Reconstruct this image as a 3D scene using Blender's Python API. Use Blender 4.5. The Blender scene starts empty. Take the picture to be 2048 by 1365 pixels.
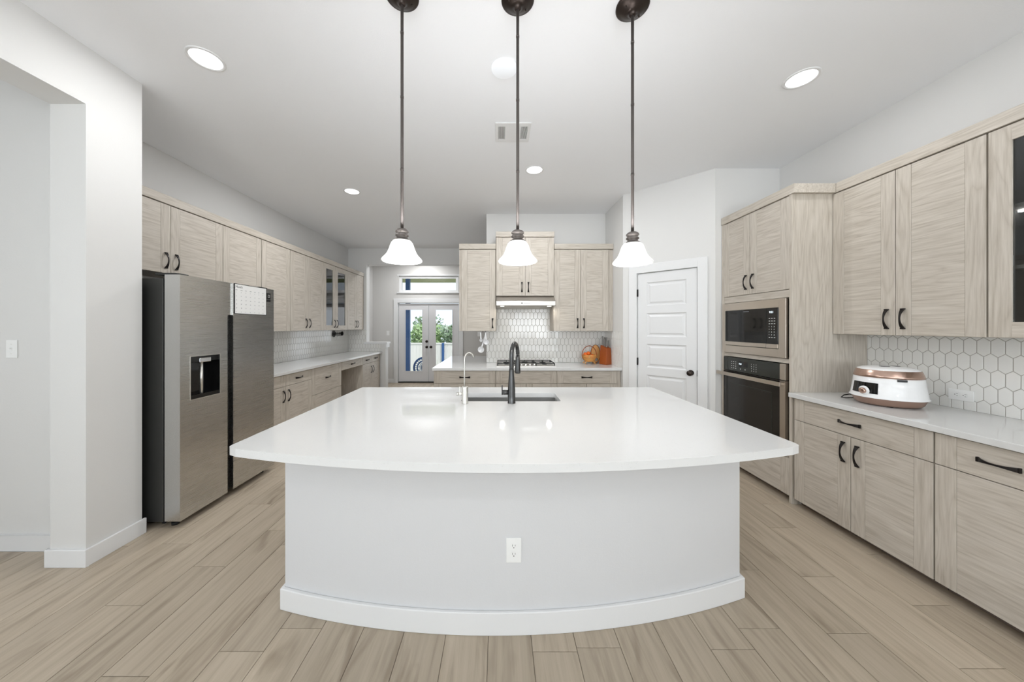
import bpy, bmesh, math, random
from mathutils import Vector, Matrix
from mathutils.geometry import tessellate_polygon
random.seed(7)
PI = math.pi
S = bpy.context.scene
COL = S.collection

# ------------------------------------------------------------------ camera
cam_d = bpy.data.cameras.new('camera')
cam_d.sensor_fit = 'HORIZONTAL'; cam_d.sensor_width = 36.0
cam_d.lens = 650.0 / 2048 * 36.0
cam_d.shift_x = 26.0 / 2048
cam_d.shift_y = -28.5 / 2048
cam_d.clip_start = 0.05
cam = bpy.data.objects.new('camera', cam_d); COL.objects.link(cam)
cam.location = (0, 0, 1.45); cam.rotation_euler = (PI / 2, 0, 0)
S.camera = cam

# ------------------------------------------------------------------ world, sun, window light, exposure
S.view_settings.view_transform = 'Standard'
S.view_settings.look = 'None'
S.view_settings.gamma = 1.0
S.view_settings.use_curve_mapping = False
S.view_settings.exposure = 0.0
W = bpy.data.worlds.new('world'); S.world = W; W.use_nodes = True
wn = W.node_tree.nodes; wl = W.node_tree.links
bg = wn['Background']; bg.inputs['Color'].default_value = (0.80, 0.90, 1.0, 1); bg.inputs['Strength'].default_value = 1.35

def area(name, loc, rot, sx, sy, power, color=(1, 1, 1), parent=None, shape='RECTANGLE', spread=PI):
    d = bpy.data.lights.new(name, 'AREA'); d.shape = shape; d.size = sx
    if shape in ('RECTANGLE', 'ELLIPSE'): d.size_y = sy
    d.energy = power; d.color = color; d.spread = spread
    o = bpy.data.objects.new(name, d); COL.objects.link(o)
    o.location = loc; o.rotation_euler = rot
    if parent: o.parent = parent
    return o
DAY = (0.91, 0.965, 1.0)
# daylight through the two tall windows of the living side, behind the camera
for i, wx in enumerate((-1.55, 1.55)):
    area('window_daylight', (wx, -4.42, 1.55), (PI / 2 + 1.15, 0, 0), 2.1, 2.3, 165, DAY)
# daylight through the hall side windows on the left
area('window_daylight', (-5.85, -1.2, 1.6), (PI / 2 + 0.35, 0, -PI / 2), 2.4, 2.0, 56, DAY)
# daylight entering through the garden doors of the breakfast room
area('window_daylight', (-1.82, 8.33, 1.15), (PI / 2, 0, PI), 1.2, 1.6, 9, (0.9, 0.95, 1.0))
sun_d = bpy.data.lights.new('sun', 'SUN'); sun_d.energy = 2.2; sun_d.angle = 0.03; sun_d.color = (1, 0.96, 0.9)
sun = bpy.data.objects.new('sun', sun_d); COL.objects.link(sun)
sun.rotation_euler = (math.radians(38), 0, math.radians(38))

# ------------------------------------------------------------------ materials
def srgb(r, g, b):
    f = lambda c: (c / 12.92 if c <= 0.04045 else ((c + 0.055) / 1.055) ** 2.4)
    return (f(r / 255), f(g / 255), f(b / 255), 1)
def mat(name, col, rough=0.5, metal=0.0, **kw):
    m = bpy.data.materials.new(name); m.use_nodes = True
    b = m.node_tree.nodes['Principled BSDF']
    b.inputs['Base Color'].default_value = col if len(col) == 4 else (*col, 1)
    b.inputs['Roughness'].default_value = rough
    b.inputs['Metallic'].default_value = metal
    for k, v in kw.items():
        b.inputs[k.replace('_', ' ')].default_value = v
    return m
def N(m, t, **kw):
    n = m.node_tree.nodes.new(t)
    for k, v in kw.items(): setattr(n, k, v)
    return n
def L(m, a, b): m.node_tree.links.new(a, b)
def ramp(m, fac, stops):
    r = N(m, 'ShaderNodeValToRGB')
    e = r.color_ramp.elements
    e[0].position, e[0].color = stops[0]; e[1].position, e[1].color = stops[-1]
    for p, c in stops[1:-1]:
        x = e.new(p); x.color = c
    L(m, fac, r.inputs['Fac']); return r
def bump(m, height, strength, dist=0.001):
    b = N(m, 'ShaderNodeBump'); b.inputs['Strength'].default_value = strength; b.inputs['Distance'].default_value = dist
    L(m, height, b.inputs['Height']); L(m, b.outputs['Normal'], m.node_tree.nodes['Principled BSDF'].inputs['Normal'])

def paint(name, col, scale=220, strength=0.25):
    m = mat(name, col, 0.62)
    g = N(m, 'ShaderNodeNewGeometry'); n = N(m, 'ShaderNodeTexNoise')
    n.inputs['Scale'].default_value = scale; n.inputs['Detail'].default_value = 3
    L(m, g.outputs['Position'], n.inputs['Vector']); bump(m, n.outputs['Fac'], strength, 0.0015)
    return m
M = {}
M['wall'] = paint('wall_paint', srgb(222, 221, 219))
M['wall_grey'] = paint('grey_wall_paint', srgb(208, 206, 203))
M['ceiling'] = paint('ceiling_paint', srgb(244, 245, 247), 150, 0.3)
M['trim'] = mat('white_trim', srgb(230, 230, 230), 0.4)
M['door_white'] = mat('white_door_paint', srgb(228, 228, 228), 0.38)
M['door_grey'] = mat('pale_grey_door_paint', srgb(218, 217, 218), 0.4)
M['island_paint'] = paint('island_wall_paint', srgb(214, 214, 215), 130, 0.22)
M['bronze'] = mat('dark_bronze', srgb(62, 54, 50), 0.34, 0.85)
M['rod'] = mat('brushed_bronze_rod', srgb(84, 78, 75), 0.5, 0.5)
M['neck'] = mat('pewter', srgb(120, 114, 110), 0.4, 0.8)
M['black'] = mat('black_plastic', srgb(18, 18, 19), 0.45)
M['matte_black'] = mat('matte_black_iron', srgb(22, 22, 23), 0.6)
M['handle'] = mat('oil_bronze', srgb(38, 34, 33), 0.36, 0.6)
M['gap'] = mat('shadow_gap_rail', srgb(120, 108, 92), 0.8)
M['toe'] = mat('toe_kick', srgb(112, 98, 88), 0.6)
M['chrome'] = mat('chrome', srgb(225, 225, 225), 0.12, 1.0)
M['satin'] = mat('satin_nickel', srgb(220, 218, 212), 0.3, 0.9)
M['graphite'] = mat('black_stainless_faucet', srgb(86, 86, 86), 0.28, 0.95)
M['white_plastic'] = mat('white_plastic', srgb(238, 238, 236), 0.35)
M['slot'] = mat('socket_slot', srgb(90, 88, 86), 0.6)
M['black_glass'] = mat('black_glass', srgb(14, 14, 15), 0.06)
M['green_black'] = mat('dark_glass_panel', srgb(44, 46, 42), 0.12)
M['oven_glass'] = mat('oven_glass', srgb(34, 31, 28), 0.1)
M['copper'] = mat('copper_band', srgb(188, 160, 146), 0.26, 0.95)
M['copper_base'] = mat('copper_plastic', srgb(156, 128, 114), 0.4, 0.35)
M['gloss_white'] = mat('gloss_white', srgb(240, 240, 240), 0.12)
M['dark_interior'] = mat('cabinet_interior', srgb(96, 94, 92), 0.6)
M['orange_fruit'] = mat('orange_peel', srgb(235, 110, 25), 0.45)
M['bamboo'] = mat('bamboo', srgb(228, 166, 92), 0.45)
M['block_wood'] = mat('cherry_wood', srgb(158, 78, 30), 0.4)
M['steel_grey'] = mat('knife_steel', srgb(150, 148, 146), 0.35, 0.8)
M['fridge_side'] = mat('fridge_side_grey', srgb(62, 62, 60), 0.42, 0.4)
M['rubber'] = mat('rubber', srgb(14, 14, 16), 0.7)
M['paper'] = mat('paper', srgb(240, 240, 238), 0.5)
M['ink'] = mat('ink', srgb(40, 40, 42), 0.6)
M['ink_grey'] = mat('grey_ink', srgb(120, 122, 128), 0.6)
M['concrete'] = mat('patio_concrete', srgb(215, 212, 205), 0.8)
M['fence'] = mat('fence_boards', srgb(238, 236, 234), 0.7)
M['post_blue'] = mat('blue_paint_and_shade', srgb(48, 92, 150), 0.5)  # bluish shade of the porch post put into the colour; the wheel is plain blue
M['olive'] = mat('patio_roof_olive', srgb(168, 170, 120), 0.7)
M['soil'] = mat('lawn', srgb(150, 160, 110), 0.9)
M['leaf'] = mat('leaf_green', srgb(166, 192, 140), 0.6)
M['leaf_dark'] = mat('leaf_dark_green', srgb(138, 162, 130), 0.6)
M['bark'] = mat('bark', srgb(110, 98, 84), 0.8)
M['red'] = mat('red_ceramic', srgb(150, 50, 45), 0.3)

def emit(name, col, s):
    m = bpy.data.materials.new(name); m.use_nodes = True
    b = m.node_tree.nodes['Principled BSDF']
    b.inputs['Base Color'].default_value = (*col, 1)
    b.inputs['Emission Color'].default_value = (*col, 1); b.inputs['Emission Strength'].default_value = s
    return m
M['lamp_disc'] = emit('lamp_diffuser', (0.97, 0.98, 1.0), 2.4)
M['bulb'] = emit('glowing_bulb', (1, 0.99, 0.97), 9)
M['shade'] = emit('lit_opal_glass', (0.94, 0.94, 0.93), 0.38)
M['glow_disc'] = emit('glowing_white_disc', (0.90, 0.93, 0.97), 0.14)  # plain white disc material with a little emission
M['led'] = emit('led_digits', (0.85, 0.95, 1.0), 1.6)
M['hood_led'] = emit('hood_lamp', (1, 0.97, 0.9), 5)
M['led_strip'] = emit('led_strip', (1, 0.98, 0.94), 4)

def glass(name, tint=(1, 1, 1), ior=1.45, gl=0.0):
    m = bpy.data.materials.new(name); m.use_nodes = True
    nt = m.node_tree; nt.nodes.clear()
    o = nt.nodes.new('ShaderNodeOutputMaterial'); mx = nt.nodes.new('ShaderNodeMixShader')
    t = nt.nodes.new('ShaderNodeBsdfTransparent'); t.inputs['Color'].default_value = (*tint, 1)
    g = nt.nodes.new('ShaderNodeBsdfGlossy'); g.inputs['Roughness'].default_value = 0.01
    f = nt.nodes.new('ShaderNodeFresnel'); f.inputs['IOR'].default_value = ior
    nt.links.new(f.outputs[0], mx.inputs[0]); nt.links.new(t.outputs[0], mx.inputs[1]); nt.links.new(g.outputs[0], mx.inputs[2])
    nt.links.new(mx.outputs[0], o.inputs['Surface'])
    return m
M['pane'] = glass('clear_glass')
M['pane_cab'] = glass('cabinet_glass', (0.8, 0.83, 0.85), 1.6)
M['pane_ware'] = glass('glassware', (0.9, 0.92, 0.93), 1.5)

def wood(name, axis, light, dark):
    """pale oak laminate; axis = the direction the grain runs along (0 x, 2 z)"""
    m = mat(name, light, 0.5)
    tc = N(m, 'ShaderNodeTexCoord'); oi = N(m, 'ShaderNodeObjectInfo')
    add = N(m, 'ShaderNodeVectorMath', operation='ADD'); sc = N(m, 'ShaderNodeVectorMath', operation='SCALE')
    comb = N(m, 'ShaderNodeCombineXYZ')
    for i in range(3): L(m, oi.outputs['Random'], comb.inputs[i])
    sc.inputs['Scale'].default_value = 37.0
    L(m, comb.outputs[0], sc.inputs[0]); L(m, tc.outputs['Object'], add.inputs[0]); L(m, sc.outputs[0], add.inputs[1])
    mp = N(m, 'ShaderNodeMapping'); L(m, add.outputs[0], mp.inputs['Vector'])
    s = [85.0, 85.0, 85.0]; s[axis] = 4.5
    mp.inputs['Scale'].default_value = s
    n1 = N(m, 'ShaderNodeTexNoise'); n1.inputs['Scale'].default_value = 1.0; n1.inputs['Detail'].default_value = 5
    n1.inputs['Roughness'].default_value = 0.62; n1.inputs['Distortion'].default_value = 0.25
    L(m, mp.outputs[0], n1.inputs['Vector'])
    mp2 = N(m, 'ShaderNodeMapping'); L(m, add.outputs[0], mp2.inputs['Vector'])
    s2 = [7.5, 7.5, 7.5]; s2[axis] = 0.9; mp2.inputs['Scale'].default_value = s2
    w = N(m, 'ShaderNodeTexNoise'); w.inputs['Scale'].default_value = 1.3; w.inputs['Detail'].default_value = 1.5; w.inputs['Distortion'].default_value = 0.5
    L(m, mp2.outputs[0], w.inputs['Vector'])
    mul = N(m, 'ShaderNodeMath', operation='MULTIPLY'); mul.inputs[1].default_value = 17.0; L(m, w.outputs['Fac'], mul.inputs[0])
    fr = N(m, 'ShaderNodeMath', operation='PINGPONG'); fr.inputs[1].default_value = 1.0; L(m, mul.outputs[0], fr.inputs[0])
    pw = N(m, 'ShaderNodeMath', operation='POWER'); pw.inputs[1].default_value = 2.2; L(m, fr.outputs[0], pw.inputs[0])
    mix = N(m, 'ShaderNodeMath', operation='MULTIPLY_ADD'); mix.inputs[1].default_value = 0.17
    L(m, pw.outputs[0], mix.inputs[0]); 
    m2 = N(m, 'ShaderNodeMath', operation='MULTIPLY'); m2.inputs[1].default_value = 0.9; L(m, n1.outputs['Fac'], m2.inputs[0])
    L(m, m2.outputs[0], mix.inputs[2])
    r = ramp(m, mix.outputs[0], [(0.30, light), (0.52, tuple(a * .6 + b * .4 for a, b in zip(light, dark))), (0.80, dark)])
    L(m, r.outputs['Color'], m.node_tree.nodes['Principled BSDF'].inputs['Base Color'])
    bump(m, mix.outputs[0], 0.12, 0.0006)
    return m
WL, WD = srgb(207, 199, 188), srgb(171, 161, 147)
M['wood_v'] = wood('pale_oak_vertical', 2, WL, WD)
M['wood_h'] = wood('pale_oak_horizontal', 0, WL, WD)

def steel(name, col, rough, axis=0):
    m = mat(name, col, rough, 1.0)
    tc = N(m, 'ShaderNodeTexCoord'); mp = N(m, 'ShaderNodeMapping'); s = [500., 500., 500.]; s[axis] = 3
    mp.inputs['Scale'].default_value = s; L(m, tc.outputs['Object'], mp.inputs['Vector'])
    n = N(m, 'ShaderNodeTexNoise'); n.inputs['Scale'].default_value = 1; n.inputs['Detail'].default_value = 2
    L(m, mp.outputs[0], n.inputs['Vector'])
    r = N(m, 'ShaderNodeMapRange'); r.inputs['To Min'].default_value = rough - .02; r.inputs['To Max'].default_value = rough + .03
    L(m, n.outputs['Fac'], r.inputs['Value']); L(m, r.outputs[0], m.node_tree.nodes['Principled BSDF'].inputs['Roughness'])
    bump(m, n.outputs['Fac'], 0.008, 0.0005)
    return m
M['fridge_steel'] = steel('fridge_stainless', srgb(202, 202, 200), 0.27)
M['steel'] = steel('stainless', srgb(190, 186, 181), 0.36)
M['warm_steel'] = steel('warm_stainless', srgb(206, 196, 184), 0.3)
M['sink_steel'] = steel('sink_stainless', srgb(206, 206, 204), 0.32)

def quartz():
    m = mat('white_quartz', srgb(221, 221, 220), 0.06)
    g = N(m, 'ShaderNodeNewGeometry'); v = N(m, 'ShaderNodeTexVoronoi'); v.inputs['Scale'].default_value = 170
    L(m, g.outputs['Position'], v.inputs['Vector'])
    n = N(m, 'ShaderNodeTexNoise'); n.inputs['Scale'].default_value = 60; L(m, g.outputs['Position'], n.inputs['Vector'])
    r1 = ramp(m, v.outputs['Distance'], [(0.0, (1, 1, 1, 1)), (0.20, (0, 0, 0, 1))])
    r2 = ramp(m, n.outputs['Fac'], [(0.50, (0, 0, 0, 1)), (0.58, (1, 1, 1, 1))])
    mu = N(m, 'ShaderNodeMath', operation='MULTIPLY'); L(m, r1.outputs['Color'], mu.inputs[0]); L(m, r2.outputs['Color'], mu.inputs[1])
    mx = N(m, 'ShaderNodeMix', data_type='RGBA'); mx.inputs['A'].default_value = srgb(221, 221, 220); mx.inputs['B'].default_value = srgb(170, 166, 160)
    L(m, mu.outputs[0], mx.inputs['Factor']); L(m, mx.outputs['Result'], m.node_tree.nodes['Principled BSDF'].inputs['Base Color'])
    return m
M['quartz'] = quartz()
M['tile'] = mat('glazed_white_tile', srgb(232, 231, 227), 0.12)
M['grout'] = mat('taupe_grout', srgb(172, 166, 158), 0.85)

def plank_mat():
    m = mat('wood_look_porcelain', srgb(190, 175, 155), 0.42)
    at = N(m, 'ShaderNodeAttribute'); at.attribute_name = 'tone'
    g = N(m, 'ShaderNodeNewGeometry')
    sep = N(m, 'ShaderNodeSeparateColor'); L(m, at.outputs['Color'], sep.inputs[0])
    comb = N(m, 'ShaderNodeCombineXYZ'); L(m, sep.outputs[0], comb.inputs[0]); L(m, sep.outputs[1], comb.inputs[1]); L(m, sep.outputs[2], comb.inputs[2])
    sc = N(m, 'ShaderNodeVectorMath', operation='SCALE'); sc.inputs['Scale'].default_value = 40; L(m, comb.outputs[0], sc.inputs[0])
    add = N(m, 'ShaderNodeVectorMath', operation='ADD'); L(m, g.outputs['Position'], add.inputs[0]); L(m, sc.outputs[0], add.inputs[1])
    mp = N(m, 'ShaderNodeMapping'); mp.inputs['Scale'].default_value = (30, 1.6, 1); L(m, add.outputs[0], mp.inputs['Vector'])
    n = N(m, 'ShaderNodeTexNoise'); n.inputs['Scale'].default_value = 1; n.inputs['Detail'].default_value = 7; n.inputs['Roughness'].default_value = .6; n.inputs['Distortion'].default_value = 0.8
    L(m, mp.outputs[0], n.inputs['Vector'])
    mp2 = N(m, 'ShaderNodeMapping'); mp2.inputs['Scale'].default_value = (7, 1.5, 1); L(m, add.outputs[0], mp2.inputs['Vector'])
    n2 = N(m, 'ShaderNodeTexNoise'); n2.inputs['Scale'].default_value = 1.0; n2.inputs['Detail'].default_value = 3; n2.inputs['Distortion'].default_value = 1.2
    L(m, mp2.outputs[0], n2.inputs['Vector'])
    r = ramp(m, n.outputs['Fac'], [(0.22, srgb(192, 178, 159)), (0.52, srgb(178, 164, 145)), (0.82, srgb(152, 138, 119))])
    r2 = ramp(m, n2.outputs['Fac'], [(0.56, (1, 1, 1, 1)), (0.74, (0.66, 0.63, 0.60, 1))])
    mu = N(m, 'ShaderNodeMix', data_type='RGBA', blend_type='MULTIPLY'); mu.inputs['Factor'].default_value = 1
    L(m, r.outputs['Color'], mu.inputs['A']); L(m, r2.outputs['Color'], mu.inputs['B'])
    mr = N(m, 'ShaderNodeMapRange'); mr.inputs['To Min'].default_value = 0.90; mr.inputs['To Max'].default_value = 1.08; L(m, sep.outputs[0], mr.inputs['Value'])
    c2 = N(m, 'ShaderNodeCombineColor')
    for i in range(3): L(m, mr.outputs[0], c2.inputs[i])
    mu2 = N(m, 'ShaderNodeMix', data_type='RGBA', blend_type='MULTIPLY'); mu2.inputs['Factor'].default_value = 1
    L(m, mu.outputs['Result'], mu2.inputs['A']); L(m, c2.outputs[0], mu2.inputs['B'])
    L(m, mu2.outputs['Result'], m.node_tree.nodes['Principled BSDF'].inputs['Base Color'])
    bump(m, n.outputs['Fac'], 0.15, 0.001)
    return m
M['plank'] = plank_mat()
M['floor_grout'] = mat('floor_grout', srgb(128, 116, 102), 0.9)

# ------------------------------------------------------------------ mesh helpers
class MB:
    def __init__(s): s.v = []; s.f = []; s.m = []; s.sm = []; s.T = None
    def add(s, vs, fs, m=0, smooth=False):
        o = len(s.v)
        s.v += [(s.T @ Vector(p)) if s.T else Vector(p) for p in vs]
        for f in fs: s.f.append([o + i for i in f]); s.m.append(m); s.sm.append(smooth)
        return s
    def box(s, x0, x1, y0, y1, z0, z1, m=0):
        vs = [(x, y, z) for z in (z0, z1) for y in (y0, y1) for x in (x0, x1)]
        return s.add(vs, [(0, 2, 3, 1), (4, 5, 7, 6), (0, 1, 5, 4), (2, 6, 7, 3), (0, 4, 6, 2), (1, 3, 7, 5)], m)
    def prism(s, poly, z0, z1, m=0, holes=(), axis='z', smooth_side=False):
        """poly: CCW 2D outline, extruded z0..z1; axis x: poly is (y,z); axis y: poly is (x,z)"""
        def P(a, b, c):
            return (a, b, c) if axis == 'z' else ((c, a, b) if axis == 'x' else (a, c, b))
        loops = [list(poly)] + [list(h) for h in holes]
        flat = [p for l in loops for p in l]; n = len(flat)
        vs = [P(a, b, z0) for a, b in flat] + [P(a, b, z1) for a, b in flat]
        if holes:
            tris = tessellate_polygon([[Vector((a, b, 0)) for a, b in l] for l in loops])
        else:
            tris = [tuple(range(n))]
        fs = [tuple(reversed(t)) for t in tris] + [tuple(n + i for i in t) for t in tris]
        s.add(vs, fs, m)
        o = 0
        for l in loops:
            k = len(l)
            fs = [(o + i, o + (i + 1) % k, n + o + (i + 1) % k, n + o + i) for i in range(k)]
            s.add(vs, fs, m, smooth_side)
            o += k
        return s
    def lathe(s, prof, c=(0, 0, 0), seg=32, m=0, a0=0.0, a1=2 * PI, smooth=True, cap=False, rx=1.0, ry=1.0):
        full = abs(a1 - a0 - 2 * PI) < 1e-6
        k = seg if full else seg + 1
        vs = []
        for r, z in prof:
            for i in range(k):
                a = a0 + (a1 - a0) * i / seg
                vs.append((c[0] + r * rx * math.cos(a), c[1] + r * ry * math.sin(a), c[2] + z))
        fs = []
        for j in range(len(prof) - 1):
            for i in range(seg):
                i2 = (i + 1) % k
                fs.append((j * k + i, j * k + i2, (j + 1) * k + i2, (j + 1) * k + i))
        s.add(vs, fs, m, smooth)
        if cap:
            if prof[0][0] > 1e-5: s.add(vs[:k], [tuple(reversed(range(k)))], m)
            if prof[-1][0] > 1e-5: s.add(vs[-k:], [tuple(range(k))], m)
        return s
    def cyl(s, c, r, h, seg=24, m=0, axis='z', r2=None):
        r2 = r if r2 is None else r2
        T0 = s.T
        base = Matrix.Translation(c)
        if axis == 'x': base = base @ Matrix.Rotation(PI / 2, 4, 'Y')
        if axis == 'y': base = base @ Matrix.Rotation(-PI / 2, 4, 'X')
        s.T = (T0 @ base) if T0 else base
        s.lathe([(r, 0), (r2, h)], (0, 0, 0), seg, m, cap=True)
        s.T = T0; return s
    def sphere(s, c, r, m=0, seg=20, rings=10, sz=1.0):
        prof = [(r * math.cos(-PI / 2 + PI * i / rings) + (1e-6), r * sz * math.sin(-PI / 2 + PI * i / rings)) for i in range(rings + 1)]
        return s.lathe(prof, c, seg, m)
    def tube(s, pts, rad, seg=12, m=0, cap=True, flat=1.0):
        pts = [Vector(p) for p in pts]; n = len(pts)
        rad = rad if isinstance(rad, (list, tuple)) else [rad] * n
        vs = []; up = None
        for i, p in enumerate(pts):
            t = (pts[min(i + 1, n - 1)] - pts[max(i - 1, 0)]).normalized()
            if up is None:
                up = Vector((0, 0, 1)) if abs(t.z) < 0.9 else Vector((0, 1, 0))
            side = t.cross(up)
            if side.length < 1e-4: side = t.cross(Vector((1, 0, 0)))
            side.normalize(); up = side.cross(t).normalized()
            for j in range(seg):
                a = 2 * PI * j / seg
                vs.append(p + side * math.cos(a) * rad[i] + up * math.sin(a) * rad[i] * flat)
        fs = [(i * seg + j, i * seg + (j + 1) % seg, (i + 1) * seg + (j + 1) % seg, (i + 1) * seg + j) for i in range(n - 1) for j in range(seg)]
        s.add(vs, fs, m, True)
        if cap: s.add(vs[:seg], [tuple(reversed(range(seg)))], m); s.add(vs[-seg:], [tuple(range(seg))], m)
        return s
    def text(s, body, size, T, m=0, depth=0.0003):
        c = bpy.data.curves.new('t', 'FONT'); c.body = body; c.size = size; c.extrude = depth; c.resolution_u = 2
        o = bpy.data.objects.new('t', c); COL.objects.link(o)
        bpy.context.view_layer.update()
        me = bpy.data.meshes.new_from_object(o.evaluated_get(bpy.context.evaluated_depsgraph_get()))
        vs = [T @ v.co for v in me.vertices]; fs = [tuple(p.vertices) for p in me.polygons]
        bpy.data.objects.remove(o); bpy.data.curves.remove(c); bpy.data.meshes.remove(me)
        if fs: s.add(vs, fs, m)
        return s
    def build(s, name, mats, parent=None, bevel=0.0, loc=None, seg=2, recalc=True):
        me = bpy.data.meshes.new(name)
        me.from_pydata([tuple(v) for v in s.v], [], s.f)
        if isinstance(mats, str): mats = [mats]
        for k in mats: me.materials.append(M[k])
        me.polygons.foreach_set('material_index', s.m); me.polygons.foreach_set('use_smooth', s.sm)
        bm = bmesh.new(); bm.from_mesh(me)
        bmesh.ops.remove_doubles(bm, verts=bm.verts, dist=1e-5)
        if recalc: bmesh.ops.recalc_face_normals(bm, faces=bm.faces)
        bm.to_mesh(me); bm.free()
        o = bpy.data.objects.new(name, me); COL.objects.link(o)
        if parent: o.parent = parent
        if loc: o.location = loc
        if bevel:
            b = o.modifiers.new('bevel', 'BEVEL'); b.width = bevel; b.segments = seg; b.limit_method = 'ANGLE'; b.angle_limit = math.radians(35)
        return o
def empty(name, loc=(0, 0, 0), rz=0.0):
    o = bpy.data.objects.new(name, None); COL.objects.link(o); o.empty_display_size = 0.05
    o.location = loc; o.rotation_euler = (0, 0, rz); return o
def tag(o, label, cat, group=None):
    o['label'] = label; o['category'] = cat
    if group: o['group'] = group
    return o
def struct(o):
    o['kind'] = 'structure'; return o
def thing(name, label, cat, loc=(0, 0, 0), rz=0.0, group=None):
    return tag(empty(name, loc, rz), label, cat, group)
def dup(root, loc=None, rz=None, label=None):
    def cp(o, par):
        c = o.copy(); COL.objects.link(c); c.parent = par
        for ch in o.children: cp(ch, c)
        return c
    c = cp(root, root.parent)
    if loc is not None: c.location = loc
    if rz is not None: c.rotation_euler = (0, 0, rz)
    if label: c['label'] = label
    return c
def rot(ax, deg): return Matrix.Rotation(math.radians(deg), 4, ax)

# ================================================================== ROOM SHELL
H = 3.15
# floor: plank-look tiles, one object
def build_floor():
    mb = MB()
    mb.box(-6, 6, -4.5, 8.56, -0.12, -0.003, 1)
    PW, PL, G = 0.2, 0.966, 0.0013
    known = {-1: 2.17, 0: 1.69, 1: 1.9635, 2: 1.348, 18: 1.5375, 19: 1.885, 20: 2.344, 21: 1.692}
    tones = []
    i0, i1 = int((-6 + 2.05) / PW), int((6 + 2.05) / PW)
    nb = len(mb.f)
    for i in range(i0, i1):
        xa = -2.05 + i * PW; xb = xa + PW
        off = known.get(i, random.random() * PL) % PL
        y = -4.5 - PL + (off - (-4.5)) % PL
        while y < 8.56:
            ya, yb = max(y, -4.5), min(y + PL, 8.56)
            if yb - ya > 0.03:
                c = 0.0012
                b = [(xa + G, ya + G), (xb - G, ya + G), (xb - G, yb - G), (xa + G, yb - G)]
                t = [(xa + G + c, ya + G + c), (xb - G - c, ya + G + c), (xb - G - c, yb - G - c), (xa + G + c, yb - G - c)]
                vs = [(p[0], p[1], -0.003) for p in b] + [(p[0], p[1], -0.0010) for p in b] + [(p[0], p[1], 0.0) for p in t]
                fs = []
                for k in range(4):
                    k2 = (k + 1) % 4
                    fs += [(k, k2, 4 + k2, 4 + k), (4 + k, 4 + k2, 8 + k2, 8 + k)]
                fs.append((8, 9, 10, 11))
                mb.add(vs, fs, 0)
                tn = (random.random(), random.random(), random.random(), 1)
                tones += [tn] * len(fs)
            y += PL
    me = bpy.data.meshes.new('floor'); me.from_pydata([tuple(v) for v in mb.v], [], mb.f)
    me.materials.append(M['plank']); me.materials.append(M['floor_grout'])
    me.polygons.foreach_set('material_index', mb.m)
    at = me.color_attributes.new('tone', 'FLOAT_COLOR', 'CORNER')
    tones = [(0.5, 0.5, 0.5, 1)] * nb + tones
    buf = []
    for p, t in zip(me.polygons, tones): buf += list(t) * p.loop_total
    at.data.foreach_set('color', buf)
    o = bpy.data.objects.new('floor', me); COL.objects.link(o)
    return struct(o)
build_floor()

def wall(name, boxes, mk='wall'):
    mb = MB()
    for b in boxes: mb.box(*b)
    return struct(mb.build(name, mk))
wall('ceiling', [(-6, 6, -4.5, 8.56, H, H + 0.1)], 'ceiling')
wall('wall_right', [(3.014, 3.15, -4.5, 3.63, 0, H)])
wall('wall_left', [(-3.40, -3.27, 2.276, 8.56, 0, H)])
# hall return, end pier of the opening and the header over it
wall('wall_hall', [(-6, -2.717, 2.11, 2.276, 0, H), (-2.717, -2.50, 1.967, 2.276, 0, H)])
wall('wall_left_header', [(-2.717, -2.50, -1.6, 1.967, 2.80, H), (-2.717, -2.50, -4.5, -1.6, 0, H)])
# hall outer wall with a window opening
wall('wall_hall_outer', [(-6.13, -6, -4.5, -2.4, 0, H), (-6.13, -6, 0.0, 2.276, 0, H), (-6.13, -6, -2.4, 0, 0, 0.6), (-6.13, -6, -2.4, 0, 2.6, H)])
# living side wall behind the camera with two tall windows
wall('wall_front', [(-6.13, -2.6, -4.63, -4.5, 0, H), (-0.5, 0.5, -4.63, -4.5, 0, H), (2.6, 3.15, -4.63, -4.5, 0, H),
                    (-2.6, -0.5, -4.63, -4.5, 0, 0.4), (-2.6, -0.5, -4.63, -4.5, 2.7, H),
                    (0.5, 2.6, -4.63, -4.5, 0, 0.4), (0.5, 2.6, -4.63, -4.5, 2.7, H)])
def window_unit(name, T, w, h, nx=1, nz=1, fw=0.05):
    mb = MB(); mb.T = T
    mb.box(0, fw, -0.03, 0.03, 0, h); mb.box(w - fw, w, -0.03, 0.03, 0, h)
    mb.box(fw, w - fw, -0.03, 0.03, 0, fw); mb.box(fw, w - fw, -0.03, 0.03, h - fw, h)
    for i in range(1, nx): mb.box(w * i / nx - .02, w * i / nx + .02, -0.025, 0.025, fw, h - fw)
    for i in range(1, nz): mb.box(fw, w - fw, -0.025, 0.025, h * i / nz - .02, h * i / nz + .02)
    o = struct(mb.build(name, 'trim'))
    g = MB(); g.T = T; g.box(fw, w - fw, -0.003, 0.003, fw, h - fw)
    g.build('glass_pane', 'pane', o)
    return o
window_unit('window_2', Matrix.Translation((-2.6, -4.57, 0.4)), 2.1, 2.3, 2, 2)
window_unit('window_3', Matrix.Translation((0.5, -4.57, 0.4)), 2.1, 2.3, 2, 2)
window_unit('window_4', Matrix.Translation((-6.065, -2.4, 0.6)) @ rot('Z', 90), 2.4, 2.0, 2, 2)

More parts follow.
